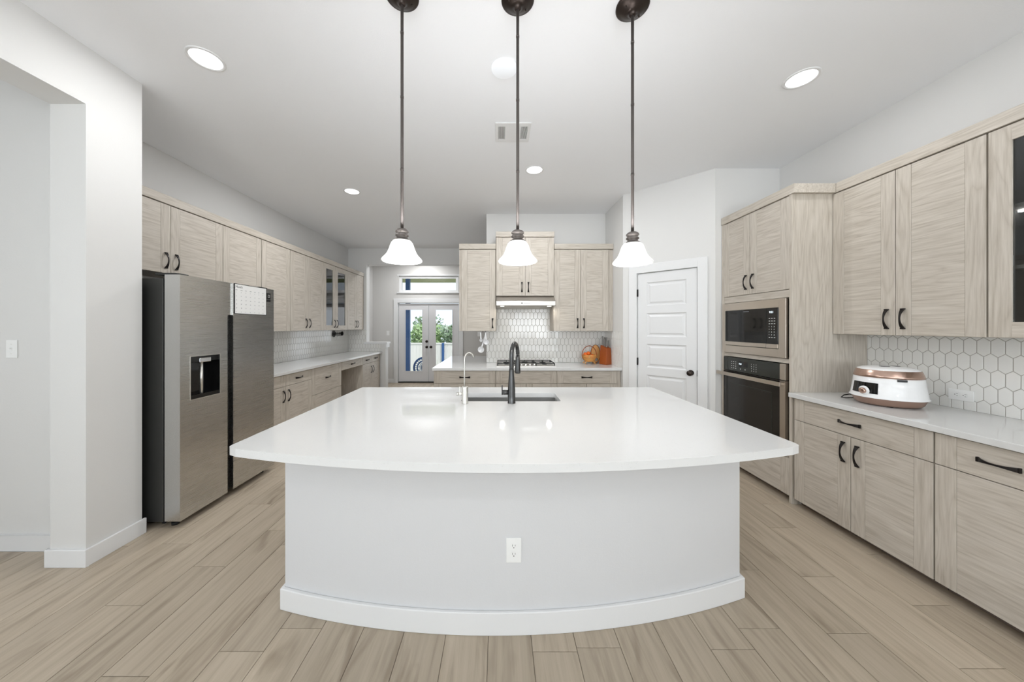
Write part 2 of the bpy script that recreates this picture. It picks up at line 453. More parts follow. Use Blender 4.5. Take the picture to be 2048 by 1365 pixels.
# cooking wall, corner nook and walls of the breakfast room
wall('wall_back', [(-0.188, 1.73, 4.89, 5.03, 0, H)])
wall('wall_nook', [(1.60, 1.73, 4.19, 4.89, 0, H)])
wall('wall_breakfast_right', [(1.73, 1.86, 4.89, 8.56, 0, H)], 'wall_grey')
wall('wall_passage', [(-3.27, -2.875, 7.05, 7.21, 1.12, H), (-2.875, 1.73, 7.05, 7.21, 2.80, H), (0.9, 1.73, 7.05, 7.21, 0, 2.80), (-3.27, -2.46, 7.05, 7.21, 0, 1.08)])
wall('trim_1', [(-2.92, -2.42, 7.02, 7.25, 1.08, 1.12), (-2.47, -2.435, 7.03, 7.23, 1.0, 1.08)], 'trim')
# far wall: transom hole X -2.588..-1.06, z 2.343..2.77; door hole X -2.62..-1.03, z 0..2.07
wall('wall_far', [(-3.4, -2.62, 8.41, 8.56, 0, H), (-1.03, 1.86, 8.41, 8.56, 0, H), (-2.62, -1.03, 8.41, 8.56, 2.77, H),
                  (-2.62, -1.03, 8.41, 8.56, 2.075, 2.343), (-2.62, -2.588, 8.41, 8.56, 2.343, 2.77), (-1.06, -1.03, 8.41, 8.56, 2.343, 2.77)], 'wall_grey')
window_unit('window_1', Matrix.Translation((-2.588, 8.48, 2.343)), 1.528, 0.427, 1, 1, 0.062)
wall('trim_2', [(-2.63, -1.02, 8.395, 8.41, 2.770, 2.80), (-2.63, -1.02, 8.38, 8.41, 2.318, 2.343)], 'trim')
# french doors
wall('trim_3', [(-2.72, -2.615, 8.39, 8.41, 0, 2.075), (-1.035, -0.93, 8.39, 8.41, 0, 2.075), (-2.72, -0.93, 8.39, 8.41, 2.075, 2.18),
                (-2.62, -2.61, 8.41, 8.55, 0, 2.07), (-1.04, -1.03, 8.41, 8.55, 0, 2.07)], 'trim')
wall('trim_4', [(-2.61, -1.04, 8.40, 8.56, 0, 0.028)], 'matte_black')
def french_leaf(name, x0, x1, gx0, gx1, knobs):
    mb = MB(); y0, y1 = 8.435, 8.48
    gz0, gz1 = 0.285, 1.905
    mb.box(x0, gx0, y0, y1, 0.03, 2.055); mb.box(gx1, x1, y0, y1, 0.03, 2.055)
    mb.box(gx0, gx1, y0, y1, 0.03, gz0); mb.box(gx0, gx1, y0, y1, gz1, 2.055)
    for a in ((gx0, gx0 + .018, gz0, gz1), (gx1 - .018, gx1, gz0, gz1), (gx0 + .018, gx1 - .018, gz0, gz0 + .018), (gx0 + .018, gx1 - .018, gz1 - .018, gz1)):
        mb.box(a[0], a[1], y0 - .008, y0, a[2], a[3])
    o = struct(mb.build(name, 'door_grey'))
    g = MB(); g.box(gx0, gx1, 8.455, 8.461, gz0, gz1); g.build('glass_pane', 'pane', o)
    for kx, kz in knobs:
        k = MB(); k.cyl((kx, y0 - .006, kz), 0.034, 0.006, 20, axis='y'); k.cyl((kx, y0 - .03, kz), 0.012, 0.026, 12, axis='y')
        k.T = Matrix.Translation((kx, y0 - .045, kz)) @ rot('X', 90); k.lathe([(0.001, -.02), (0.026, -.012), (0.03, 0), (0.026, .012), (0.001, .02)], seg=18)
        k.build('door_knob', 'bronze', o)
    return o
french_leaf('door_2', -2.60, -1.828, -2.44, -1.975, [(-1.875, 1.07), (-1.875, 0.925)])
french_leaf('door_3', -1.818, -1.05, -1.655, -1.195, [(-1.765, 0.925)])

# angled pantry wall with its opening
PA = Vector((1.597, 4.186, 0)); PB = Vector((2.322, 3.486, 0))
PLEN = (PB - PA).length; PANG = math.atan2(PB.y - PA.y, PB.x - PA.x)
PT = Matrix.Translation(PA) @ Matrix.Rotation(PANG, 4, 'Z')     # local x along the wall, -y to the room
DS0, DS1, DZ = 0.187, 0.834, 2.105
mb = MB(); mb.T = PT
mb.box(0, DS0 - .012, 0, .12, 0, H); mb.box(DS1 + .012, PLEN, 0, .12, 0, H); mb.box(DS0 - .012, DS1 + .012, 0, .12, DZ + .012, H)
struct(mb.build('wall_pantry', 'wall'))
wall('wall_oven_side', [(2.322, 3.014, 3.49, 3.63, 0, H)])
mb = MB(); mb.T = PT
mb.box(DS0 - .105, DS0 - .008, -.018, 0, 0, DZ + .108); mb.box(DS1 + .008, DS1 + .105, -.018, 0, 0, DZ + .108)
mb.box(DS0 - .008, DS1 + .008, -.018, 0, DZ + .008, DZ + .108)
mb.box(DS0 - .012, DS0 - .004, 0, .12, 0, DZ + .008); mb.box(DS1 + .004, DS1 + .012, 0, .12, 0, DZ + .008)
struct(mb.build('trim_5', 'trim', bevel=.003))
# five-panel door, raised panels
mb = MB(); mb.T = PT
y0, y1 = 0.006, 0.044
sx0, sx1 = DS0 + .105, DS1 - .105
zs = [0.012, 0.20]
ph, rl = 0.285, 0.092
rails = []; z = 0.20
panels = []
for i in range(5):
    panels.append((z, z + ph)); z += ph + rl
top = panels[-1][1]
mb.box(DS0, sx0, y0, y1, .01, DZ); mb.box(sx1, DS1, y0, y1, .01, DZ)
mb.box(sx0, sx1, y0, y1, .01, panels[0][0]); mb.box(sx0, sx1, y0, y1, top, DZ)
for a, b in zip(panels[:-1], panels[1:]): mb.box(sx0, sx1, y0, y1, a[1], b[0])
for a, b in panels:
    # sloped sticking down to the recess, then a raised field
    q = lambda i, y: [(sx0 + i, y, a + i), (sx1 - i, y, a + i), (sx1 - i, y, b - i), (sx0 + i, y, b - i)]
    rings = [q(0, y0), q(.014, y0 + .011), q(.026, y0 + .011), q(.046, y0 + .003)]
    vs = [p for r in rings for p in r]; fs = []
    for r in range(3):
        for k in range(4): fs.append((r * 4 + k, r * 4 + (k + 1) % 4, r * 4 + 4 + (k + 1) % 4, r * 4 + 4 + k))
    fs.append((12, 13, 14, 15)); mb.add(vs, fs)
door = struct(mb.build('door_1', 'door_white'))
k = MB(); k.T = PT @ Matrix.Translation((DS1 - .062, y0, .932)) @ rot('X', 90)
k.lathe([(0.0005, 0), (.032, 0), (.032, .006), (.014, .010), (.011, .03), (.02, .036), (.030, .046), (.031, .055), (.024, .066), (.0005, .070)], seg=28)
k.build('door_knob', 'bronze', door)
for hz in (0.25, 1.02, 1.87):
    k = MB(); k.T = PT; k.cyl((DS0 - .004, -.004, hz - .045), .0065, .09, 12); k.box(DS0 - .003, DS0 + .006, 0.0, .006, hz - .045, hz + .045)
    k.build('door_hinge', 'matte_black', door)
k = MB(); k.T = PT; k.box(DS1 - .001, DS1 + .005, -.001, .02, .90, .965); k.build('strike_plate', 'matte_black', door)

# baseboards
def base(name, boxes): 
    mb = MB()
    for b in boxes: mb.box(*b)
    return struct(mb.build(name, 'trim', bevel=.003))
BH = 0.105
base('baseboard_hall', [(-6, -2.733, 2.094, 2.11, 0, BH), (-2.733, -2.484, 1.951, 1.967, 0, BH), (-2.733, -2.717, 1.967, 2.094, 0, BH),
                        (-2.50, -2.484, 1.967, 2.292, 0, BH)])
base('baseboard_far', [(-3.27, -2.72, 8.394, 8.41, 0, BH), (-.93, 1.73, 8.394, 8.41, 0, BH)])
base('baseboard_left', [(-3.27, -3.254, 7.21, 8.394, 0, BH)])
base('baseboard_passage', [(-3.254, -2.444, 7.21, 7.226, 0, BH), (-2.46, -2.444, 7.034, 7.21, 0, BH)])
base('baseboard_front', [(-2.5, 3.014, -4.5, -4.484, 0, BH)])
base('baseboard_right', [(2.998, 3.014, -4.484, 0.40, 0, BH)])
mb = MB(); mb.T = PT; mb.box(0.0, DS0 - .105, -.014, 0, 0, BH); mb.box(DS1 + .105, PLEN, -.014, 0, 0, BH)
struct(mb.build('baseboard_pantry', 'trim', bevel=.003))

# ------------------------------------------------------------------ picket tile backsplashes (one mesh each)
def clip(poly, x0, x1, z0, z1):
    for ax, lim, sg in ((0, x0, 1), (0, x1, -1), (1, z0, 1), (1, z1, -1)):
        out = []
        for i in range(len(poly)):
            p, q = poly[i], poly[(i + 1) % len(poly)]
            dp, dq = sg * (p[ax] - lim), sg * (q[ax] - lim)
            if dp >= 0: out.append(p)
            if (dp >= 0) != (dq >= 0):
                t = dp / (dp - dq); out.append((p[0] + t * (q[0] - p[0]), p[1] + t * (q[1] - p[1])))
        poly = out
        if len(poly) < 3: return []
    return poly
def backsplash(name, T, rects, phase=0.0, tw=0.058, side=0.075, pt=0.0225, z_anchor=0.914):
    """rects: local (x0,x1,z0,z1); tiles face local -y"""
    mb = MB(); mb.T = T
    g = 0.0019; rng = random.Random(3)
    for (x0, x1, z0, z1) in rects:
        mb.box(x0, x1, -0.004, 0, z0, z1, 1)
        pitch = side + pt
        r = -1
        while z_anchor + r * pitch < z1 + .1:
            zc = z_anchor + 0.02 + r * pitch
            c0 = int((x0 - .1) / tw) - 1
            cx = c0 * tw + (tw / 2 if r % 2 else 0) + phase
            while cx < x1 + tw:
                h, w = side / 2, tw / 2 - g
                top = h + pt - g * 1.1
                hexa = [(cx, zc - top), (cx + w, zc - h + g * .3), (cx + w, zc + h - g * .3), (cx, zc + top), (cx - w, zc + h - g * .3), (cx - w, zc - h + g * .3)]
                p = clip(hexa, x0 + .0005, x1 - .0005, z0 + .0005, z1 - .0005)
                if len(p) >= 3:
                    mx = sum(a for a, b in p) / len(p); mz = sum(b for a, b in p) / len(p)
                    tx, tz = rng.uniform(-.012, .012), rng.uniform(-.010, .010)
                    f = lambda a, b: -0.0068 + tx * (a - mx) + tz * (b - mz)
                    n = len(p)
                    ins = [(a + (mx - a) * .06, b + (mz - b) * .035) for a, b in p]
                    vs = [(a, -.004, b) for a, b in p] + [(a, f(a, b) + .0012, b) for a, b in p] + [(a, f(a, b), b) for a, b in ins]
                    fs = []
                    for k in range(n):
                        k2 = (k + 1) % n
                        fs += [(k, k2, n + k2, n + k), (n + k, n + k2, 2 * n + k2, 2 * n + k)]
                    fs.append(tuple(range(2 * n, 3 * n)))
                    mb.add(vs, fs, 0)
                cx += tw
            r += 1
    o = mb.build(name, ['tile', 'grout'], recalc=True)
    return struct(o)
RR = rot('Z', -90); RL = rot('Z', 90)
backsplash('wall_tile_right', Matrix.Translation((3.014, 0, 0)) @ RR, [(-2.655, -0.40, .914, 1.388)], phase=.012)
backsplash('wall_tile_left', Matrix.Translation((-3.27, 0, 0)) @ RL, [(3.34, 7.043, .914, 1.388)])
backsplash('wall_tile_back', Matrix.Translation((0, 4.89, 0)), [(-.188, -.04, .914, 1.388), (-.04, .765, .914, 1.80), (.765, 1.593, .914, 1.388)])
backsplash('wall_tile_nook', Matrix.Translation((1.60, 4.89, 0)) @ RR, [(0.0, 0.70, .914, 1.388)])
backsplash('wall_tile_passage', Matrix.Translation((0, 7.05, 0)), [(-3.263, -2.875, .914, 1.388), (-2.875, -2.56, .914, 1.079)])

# ================================================================== CABINETS
def handle_mesh():
    """flared bow pull along local z, centred, standing off toward -y"""
    mb = MB(); n = 16; Lh = 0.066
    rows = []
    for i in range(n + 1):
        t = -1 + 2 * i / n
        z = t * Lh
        off = 0.025 * (1 - abs(t) ** 2.0) + 0.0005
        w = 0.0045 + 0.0075 * abs(t) ** 2.0
        th = 0.0060 + 0.009 * abs(t) ** 2
        rows.append([(-w, -off, z), (w, -off, z), (w, -off - th * (1 - .55 * abs(t) ** 3), z), (-w, -off - th * (1 - .55 * abs(t) ** 3), z)])
    vs = [p for r in rows for p in r]; fs = []
    for i in range(n):
        for k in range(4): fs.append((i * 4 + k, i * 4 + (k + 1) % 4, i * 4 + 4 + (k + 1) % 4, i * 4 + 4 + k))
    fs += [(3, 2, 1, 0), tuple(n * 4 + k for k in range(4))]
    mb.add(vs, fs, 0, False)
    for s in (-1, 1): mb.box(-.012, .012, -.012, 0, s * Lh - .005, s * Lh + .003)
    me_o = mb.build('handle', 'handle', bevel=0.0012)
    return me_o
_h = handle_mesh(); HME = _h.data; HMOD = True
bpy.data.objects.remove(_h)
def handle(parent, x, z, horiz=False, y=-0.021):
    o = bpy.data.objects.new('handle', HME); COL.objects.link(o); o.parent = parent; o.location = (x, y, z)
    if horiz: o.rotation_euler = (0, PI / 2, 0)
    b = o.modifiers.new('bevel', 'BEVEL'); b.width = .0012; b.segments = 1
    return o
G = 0.0022
def front(root, name, x0, x1, z0, z1, hd=None, glass_door=False, stile=0.083, t=0.02):
    """door or drawer front; hd = (x, z, horizontal)"""
    x0 += G; x1 -= G; z0 += G; z1 -= G
    st = min(stile, (x1 - x0) * .22) if name == 'door' or (x1 - x0) > .45 else (x1 - x0) * .17
    mb = MB()
    mb.box(x0, x0 + st, -t, -.001, z0, z1, 0); mb.box(x1 - st, x1, -t, -.001, z0, z1, 0)
    if glass_door:
        rl = st
        mb.box(x0 + st, x1 - st, -t, -.001, z0, z0 + rl, 1); mb.box(x0 + st, x1 - st, -t, -.001, z1 - rl, z1, 1)
    else:
        mb.box(x0 + st + .0006, x1 - st - .0006, -t + .0012, -.001, z0, z1, 1)
    o = mb.build(name, ['wood_v', 'wood_h'], root, bevel=.001, seg=1)
    if glass_door:
        g = MB(); g.box(x0 + st, x1 - st, -.012, -.008, z0 + rl, z1 - rl); g.build('glass_pane', 'pane_cab', o)
    if hd: handle(o, *hd)
    return o
def carcass(root, w, d, z0, z1, toe=0.0, open_=False, shelves=(), name='body'):
    mb = MB()
    if open_:
        t = .018
        mb.box(0, t, 0, d, z0, z1, 0); mb.box(w - t, w, 0, d, z0, z1, 0)
        mb.box(t, w - t, 0, d, z0, z0 + t, 0); mb.box(t, w - t, 0, d, z1 - t, z1, 0)
        mb.box(t, w - t, d - .008, d, z0 + t, z1 - t, 2)
        mb.box(t, t + .002, .01, d - .008, z0 + t, z1 - t, 2); mb.box(w - t - .002, w - t, .01, d - .008, z0 + t, z1 - t, 2)
    else:
        mb.box(0, w, 0, d, z0, z1, 0)
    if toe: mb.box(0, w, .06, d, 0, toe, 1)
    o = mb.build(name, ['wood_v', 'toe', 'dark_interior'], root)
    for sz in shelves:
        s = MB(); s.box(.02, w - .02, .02, d - .01, sz - .009, sz + .009); s.build('shelf', 'wood_v', root)
    return o
UZ0, UZ1 = 1.39, 2.53
def upper(label, loc, rz, w, doors, z0=UZ0, z1=UZ1, d=0.318, group='upper cabinets', glassd=False, shelves=(), name='upper_cabinet'):
    """doors: list of (x0, x1, handle side 'l','r' or None)"""
    r = thing(name, label, 'cabinet', loc, rz, group)
    carcass(r, w, d, z0, z1, open_=glassd, shelves=shelves)
    for x0, x1, hs in doors:
        hx = None if hs is None else (x0 + .046 if hs == 'l' else x1 - .046)
        front(r, 'door', x0, x1, z0, z1, None if hx is None else (hx, z0 + .115, False), glassd)
    return r
RZR, RZL = -PI / 2, PI / 2
# --- right wall uppers (front X 2.724; local x runs toward the camera)
upper('pale oak double-door wall cabinet above the rice cooker', (2.744, 2.655 - .002, 0), RZR, .837, [(0, .419, 'r'), (.419, .837, 'l')], group='right wall cabinets', d=.268)
gc = upper('glass-door wall cabinet at the right edge holding bowls and plates', (2.744, 1.812, 0), RZR, .84, [(0, .42, 'r'), (.42, .84, 'l')], glassd=True, shelves=(1.77, 2.10), group='right wall cabinets', d=.268)
s = MB(); s.box(.03, .39, .10, .12, 2.078, 2.09); s.build('light_strip', 'led_strip', gc)
upper('plain pale oak wall cabinet nearest the living side on the right', (2.744, .968, 0), RZR, .56, [(0, .56, 'l')], group='right wall cabinets', d=.268)

# --- left wall uppers (front X -2.93; local x runs away from the camera)
upper('short double-door cabinet above the refrigerator with two dark pulls', (-2.95, 2.33, 0), RZL, 1.12, [(.02, .572, 'r'), (.572, 1.12, 'l')], z0=1.92, group='left wall cabinets', d=.318)
upper('short single-door cabinet between the fridge cabinet and the taller wall cabinets', (-2.95, 3.452, 0), RZL, .558, [(0, .556, None)], z0=1.92, group='left wall cabinets', d=.318)
upper('tall single-door wall cabinet just past the refrigerator without a visible pull', (-2.95, 4.014, 0), RZL, .546, [(0, .546, None)], group='left wall cabinets', d=.318)
upper('double-door oak wall cabinet left of the glass-front cabinet', (-2.95, 4.564, 0), RZL, .860, [(0, .411, 'r'), (.411, .860, 'l')], group='left wall cabinets', d=.318)
lg = upper('glass-front wall cabinet with two narrow panes on the left wall', (-2.95, 5.428, 0), RZL, .855, [(0, .398, 'r'), (.398, .855, 'l')], glassd=True, shelves=(1.76, 2.14), group='left wall cabinets', d=.318)
upper('last double-door wall cabinet on the left beside the passage', (-2.95, 6.287, 0), RZL, .745, [(0, .40, 'r'), (.40, .745, 'l')], group='left wall cabinets', d=.318)

# --- back wall uppers (front Y 4.54)
r = thing('upper_cabinet', 'single-door wall cabinet left of the range hood', 'cabinet', (-.557, 4.56, 0), 0, 'back wall cabinets')
carcass(r, .515, .328, UZ0, UZ1)
front(r, 'door', .03, .513, UZ0, UZ1, (.468, 1.50, False))
r = thing('upper_cabinet', 'raised double-door cabinet directly above the range hood', 'cabinet', (-.040, 4.52, 0), 0, 'back wall cabinets')
carcass(r, .803, .368, 1.879, 2.69)
front(r, 'door', 0, .402, 1.879, 2.69, (.357, 2.0, False)); front(r, 'door', .402, .803, 1.879, 2.69, (.447, 2.0, False))
r = thing('upper_cabinet', 'double-door wall cabinet right of the range hood above the fruit basket', 'cabinet', (.765, 4.56, 0), 0, 'back wall cabinets')
carcass(r, .833, .328, UZ0, UZ1)
front(r, 'door', 0, .375, UZ0, UZ1, (.331, 1.50, False)); front(r, 'door', .375, .765, UZ0, UZ1, (.419, 1.50, False))

# --- crown fascia boards
def crown(label, loc, rz, w, z0, z1, d, ret=0):
    mb = MB(); mb.box(0, w, -.028, d, z0, z1)
    o = mb.build('crown_molding', 'wood_h', None, bevel=.002, seg=1)
    o.location = loc; o.rotation_euler = (0, 0, rz)
    return tag(o, label, 'crown molding', 'cabinet crown moldings')
CZ0, CZ1 = 2.535, 2.61
crown('pale oak crown board along the top of the left wall cabinets', (-2.95, 2.30, 0), RZL, 4.74, CZ0, CZ1, .31)
crown('pale oak crown board along the top of the right wall cabinets', (2.744, 2.62, 0), RZR, 2.22, CZ0, CZ1, .265)
crown('oak crown board on the cabinet left of the hood', (-.557, 4.56, 0), 0, .515, CZ0, CZ1, .325)
crown('oak crown board on the raised cabinet above the hood', (-.045, 4.52, 0), 0, .812, 2.695, 2.768, .365)
crown('oak crown board on the cabinet right of the hood', (.772, 4.56, 0), 0, .825, CZ0, CZ1, .325)
crown('wide oak crown board on top of the tall oven cabinet', (2.41, 3.485, 0), RZR, .862, CZ0, CZ1, .60)

# --- right base cabinets
BZ0, BZ1 = .055, .877
def basecab(label, loc, rz, w, d, fronts, group, split=.70, body_w=None, body=True):
    r = thing('base_cabinet', label, 'cabinet', loc, rz, group)
    if body: carcass(r, w, d, BZ0, BZ1, toe=BZ0)
    for f in fronts: front(r, *f)
    return r
X0 = 2.41
basecab('oak base cabinet with one wide drawer over two doors, below the rice cooker', (X0, 2.653, 0), RZR, .866, .60,
        [('drawer', .02, .865, .70, .872, (.44, .79, True)), ('door', .02, .444, BZ0, .70, (.40, .585, False)), ('door', .444, .865, BZ0, .70, (.488, .585, False))], 'right base cabinets')
basecab('oak base cabinet with a drawer over a single door at the right edge', (X0, 1.784, 0), RZR, .464, .60,
        [('drawer', 0, .464, .70, .872, (.232, .79, True)), ('door', 0, .464, BZ0, .70, (.43, .585, False))], 'right base cabinets')
basecab('oak base cabinet nearest the living side on the right', (X0, 1.318, 0), RZR, .86, .60,
        [('drawer', 0, .86, .70, .872, (.43, .79, True)), ('door', 0, .43, BZ0, .70, (.396, .585, False)), ('door', .43, .86, BZ0, .70, (.464, .585, False))], 'right base cabinets')
# --- left base cabinets (front X -2.56)
XL = -2.58
basecab('oak base cabinet with two drawers over two doors beside the refrigerator', (XL, 3.36, 0), RZL, 1.086, .686,
        [('drawer', 0, .542, .735, .872, None), ('drawer', .542, 1.086, .735, .872, (.80, .805, True)),
         ('door', 0, .542, BZ0, .735, (.494, .62, False)), ('door', .542, 1.086, BZ0, .735, (.590, .62, False))], 'left base cabinets')
basecab('oak drawer stack cabinet with a deep top drawer next to the knee space', (XL, 4.448, 0), RZL, .829, .686,
        [('drawer', 0, .829, .50, .872, (.415, .70, True)), ('drawer', 0, .829, BZ0, .50, None)], 'left base cabinets')
r = thing('desk_drawer_unit', 'desk knee space with one drawer under the left counter', 'cabinet', (XL, 5.279, 0), RZL, 'left base cabinets')
mb = MB(); mb.box(0, .829, 0, .64, .735, BZ1, 0); mb.box(0, .829, .64, .686, 0, BZ1, 0); mb.build('body', ['wood_v'], r)
front(r, 'drawer', 0, .829, .735, .872, (.415, .805, True))
basecab('oak base cabinet with two small drawers ending the left run', (XL, 6.111, 0), RZL, .90, .686,
        [('drawer', 0, .433, .735, .872, (.216, .805, True)), ('drawer', .433, .866, .735, .872, (.65, .805, True)),
         ('door', 0, .433, BZ0, .735, (.385, .60, False)), ('door', .433, .866, BZ0, .735, (.481, .60, False))], 'left base cabinets')
# --- back base cabinets (front Y 4.25), behind the island
basecab('oak base cabinet at the peninsula end with a drawer and two doors', (-.8565, 4.27, 0), 0, .81, .60,
        [('drawer', .012, .81, .705, .872, (.41, .79, True)), ('door', .012, .41, BZ0, .705, (.376, .585, False)), ('door', .41, .81, BZ0, .705, (.444, .585, False))], 'back base cabinets')
basecab('oak base cabinet below the gas cooktop with a plain false drawer front', (-.046, 4.27, 0), 0, .804, .60,
        [('drawer', 0, .804, .705, .872, None), ('door', 0, .402, BZ0, .705, (.368, .585, False)), ('door', .402, .804, BZ0, .705, (.436, .585, False))], 'back base cabinets')
basecab('oak base cabinet under the fruit basket with a drawer and two doors', (.7585, 4.27, 0), 0, .838, .60,
        [('drawer', 0, .778, .705, .872, (.39, .79, True)), ('door', 0, .389, BZ0, .705, (.355, .585, False)), ('door', .389, .778, BZ0, .705, (.423, .585, False))], 'back base cabinets')
r = thing('base_cabinet', 'plain oak panelled peninsula cabinet behind the passage end', 'cabinet', (-.8565, 4.88, 0), 0, 'back base cabinets')
carcass(r, .66, 1.09, 0, BZ1)

# --- countertops
def counter(label, poly, mats='quartz', z0=.879, z1=.914, holes=(), name='countertop', cat='countertop'):
    mb = MB(); mb.prism(poly, z0, z1, holes=holes)
    o = mb.build(name, mats, None, bevel=.003)
    return tag(o, label, cat, 'white quartz countertops')
counter('white quartz worktop carrying the rice cooker along the right wall', [(2.36, .45), (3.012, .45), (3.012, 2.653), (2.36, 2.653)])
counter('white quartz worktop running along the left wall past the refrigerator', [(-3.268, 3.36), (-2.53, 3.36), (-2.53, 7.048), (-3.268, 7.048)])
counter('white quartz worktop with the gas cooktop along the back wall and peninsula',
        [(-.87, 4.22), (1.598, 4.22), (1.598, 4.888), (-.19, 4.888), (-.19, 6.0), (-.87, 6.0)])

# ================================================================== TALL OVEN CABINET + APPLIANCES (right)
r = thing('oven_cabinet', 'tall pale oak cabinet housing the microwave and wall oven', 'cabinet', (2.41, 3.485, 0), RZR)
TW, TD = .83, .598
mb = MB()
mb.box(0, .03, -.02, TD, .055, CZ0, 0); mb.box(TW - .022, TW, -.02, TD, 0, CZ0, 0)
mb.box(.03, TW - .022, 0, TD, 1.758, CZ0, 0)
mb.box(.03, TW - .022, -.012, TD, 1.695, 1.757, 1)
mb.box(.03, TW - .022, -.012, TD, 1.145, 1.182, 1)
mb.box(.03, TW - .022, 0, TD, .055, .375, 0)
mb.box(.03, TW - .022, .06, TD, 0, .055, 2); mb.box(0, .03, .06, TD, 0, .055, 2)
mb.box(.03, TW - .022, TD - .01, TD, .375, 1.695, 0)
mb.build('body', ['wood_v', 'wood_h', 'toe'], r)
front(r, 'door', .03, .385, 1.76, UZ1, (.342, 1.88, False))
front(r, 'door', .385, TW - .022, 1.76, UZ1, (.428, 1.88, False))
front(r, 'drawer', .03, TW - .022, BZ0, .365, (.44, .27, True))

# microwave with trim kit; local x runs toward the camera
mw = thing('microwave', 'built-in microwave with a wide stainless trim frame in the tall cabinet', 'microwave', (2.41, 3.485, 1.184), RZR)
mb = MB(); a0, a1, b0, b1 = .045, .80, .004, .505      # trim outer
c0, c1, d0, d1 = .05 + .04, .72, .085, .425              # black front opening
x0, x1 = .034, .792
def frame(mb, x0, x1, z0, z1, ix0, ix1, iz0, iz1, y0, y1, m=0):
    mb.box(x0, ix0, y0, y1, z0, z1, m); mb.box(ix1, x1, y0, y1, z0, z1, m)
    mb.box(ix0, ix1, y0, y1, z0, iz0, m); mb.box(ix0, ix1, y0, y1, iz1, z1, m)
frame(mb, x0, x1, .004, .505, .078, .722, .075, .430, -.034, -.012)
mb.build('trim_frame', 'warm_steel', mw, bevel=.002)
mb = MB(); mb.box(.05, .785, -.011, .45, .012, .50); mb.build('body', 'matte_black', mw)
mb = MB(); mb.box(.0785, .596, -.038, -.0115, .118, .4295); mb.build('door', 'black_glass', mw, bevel=.001)
mb = MB(); mb.box(.082, .594, -.040, -.0115, .080, .116); mb.build('door_rail', 'warm_steel', mw, bevel=.0015)
mb = MB(); mb.box(.599, .7215, -.038, -.0115, .118, .4295, 0); mb.box(.60, .719, -.040, -.0115, .080, .116, 1)
cp = mb.build('control_panel', ['black_glass', 'warm_steel'], mw, bevel=.001)
FT = lambda x, z, y=-.0385: Matrix.Translation((x, y, z)) @ rot('X', 90)
mb = MB(); mb.text('9:21', .026, FT(.632, .385)); mb.build('display', 'led', cp)
mb = MB()
for i in range(8):
    for j in range(3):
        z = .335 - i * .024; x = .628 + j * .026
        if i in (3, 4, 5): mb.text(str((i - 3) * 3 + j + 1), .014, FT(x, z))
        elif i == 6: mb.text('*0#'[j], .014, FT(x, z))
        else: mb.box(x, x + .014, -.0388, -.0383, z + .003, z + .0075)
mb.build('buttons', 'paper', cp)
mb = MB(); mb.box(.33, .40, -.0386, -.038, .408, .414); mb.build('badge', 'ink_grey', mw)

# wall oven
ov = thing('wall_oven', 'built-in wall oven with black glass door and a long flat handle', 'oven', (2.41, 3.485, .382), RZR)
mb = MB(); mb.box(.05, .785, -.006, .50, .006, .745); mb.build('body', 'matte_black', ov)
mb = MB(); mb.box(.052, .735, -.036, -.0065, .622, .757, 0); mb.box(.7355, .788, -.036, -.0065, .622, .757, 1); mb.box(.040, .0515, -.036, -.0065, .622, .757, 1)
cp = mb.build('control_panel', ['green_black', 'warm_steel'], ov, bevel=.001)
mb = MB(); mb.box(.26, .38, -.0368, -.0362, .675, .725); dsp = mb.build('display', 'black_glass', cp)
mb = MB(); mb.text('9:21', .022, FT(.27, .695, -.037)); mb.build('digits', 'led', dsp)
mb = MB()
for i in range(4):
    for j in range(3):
        x = .17 + j * .028; z = .715 - i * .021
        mb.box(x - .005, x + .005, -.0369, -.0362, z - .0025, z + .0025)
mb.build('keypad', 'paper', cp)
mb = MB()
for i in range(4):
    for j in range(3): mb.text('123456789C0E'[i * 3 + j], .013, FT(.425 + j * .028, .71 - i * .021, -.0364))
mb.build('keypad', 'paper', cp)
for x in (.29, .35):
    mb = MB(); mb.cyl((x, -.0368, .652), .005, .0007, 10, axis='y'); mb.build('button', 'paper', cp)
mb = MB()
frame(mb, .040, .788, .01, .615, .052, .735, .03, .6149, -.036, -.0065, 1)
mb.box(.0525, .7345, -.0375, -.0065, .031, .6149, 0)
od = mb.build('door', ['oven_glass', 'warm_steel'], ov, bevel=.001)
mb = MB(); frame(mb, .11, .66, .10, .50, .118, .652, .108, .492, -.0382, -.0376, 0); mb.build('window_border', 'green_black', od)
mb = MB(); mb.box(.005, .785, -.082, -.068, .57, .605); mb.box(.04, .075, -.068, -.036, .578, .597); mb.box(.745, .775, -.068, -.036, .578, .597)
mb.build('door_handle', 'warm_steel', od, bevel=.002)

# ================================================================== REFRIGERATOR (left)
# local: x 0..0.97 runs away from camera, -y faces the room
FR = thing('refrigerator', 'tall stainless side-by-side refrigerator with water dispenser', 'refrigerator', (-2.287, 2.33, 0), RZL)
FW, FS0, FS1 = .97, .408, .455
mb = MB(); mb.box(.004, FW - .004, .125, .90, .045, 1.80); body = mb.build('body', 'fridge_side', FR, bevel=.004)
mb = MB(); mb.box(.01, FW - .01, .112, .125, .06, 1.79); mb.build('gasket', 'rubber', FR)
FZ0, FZ1 = .052, 1.825
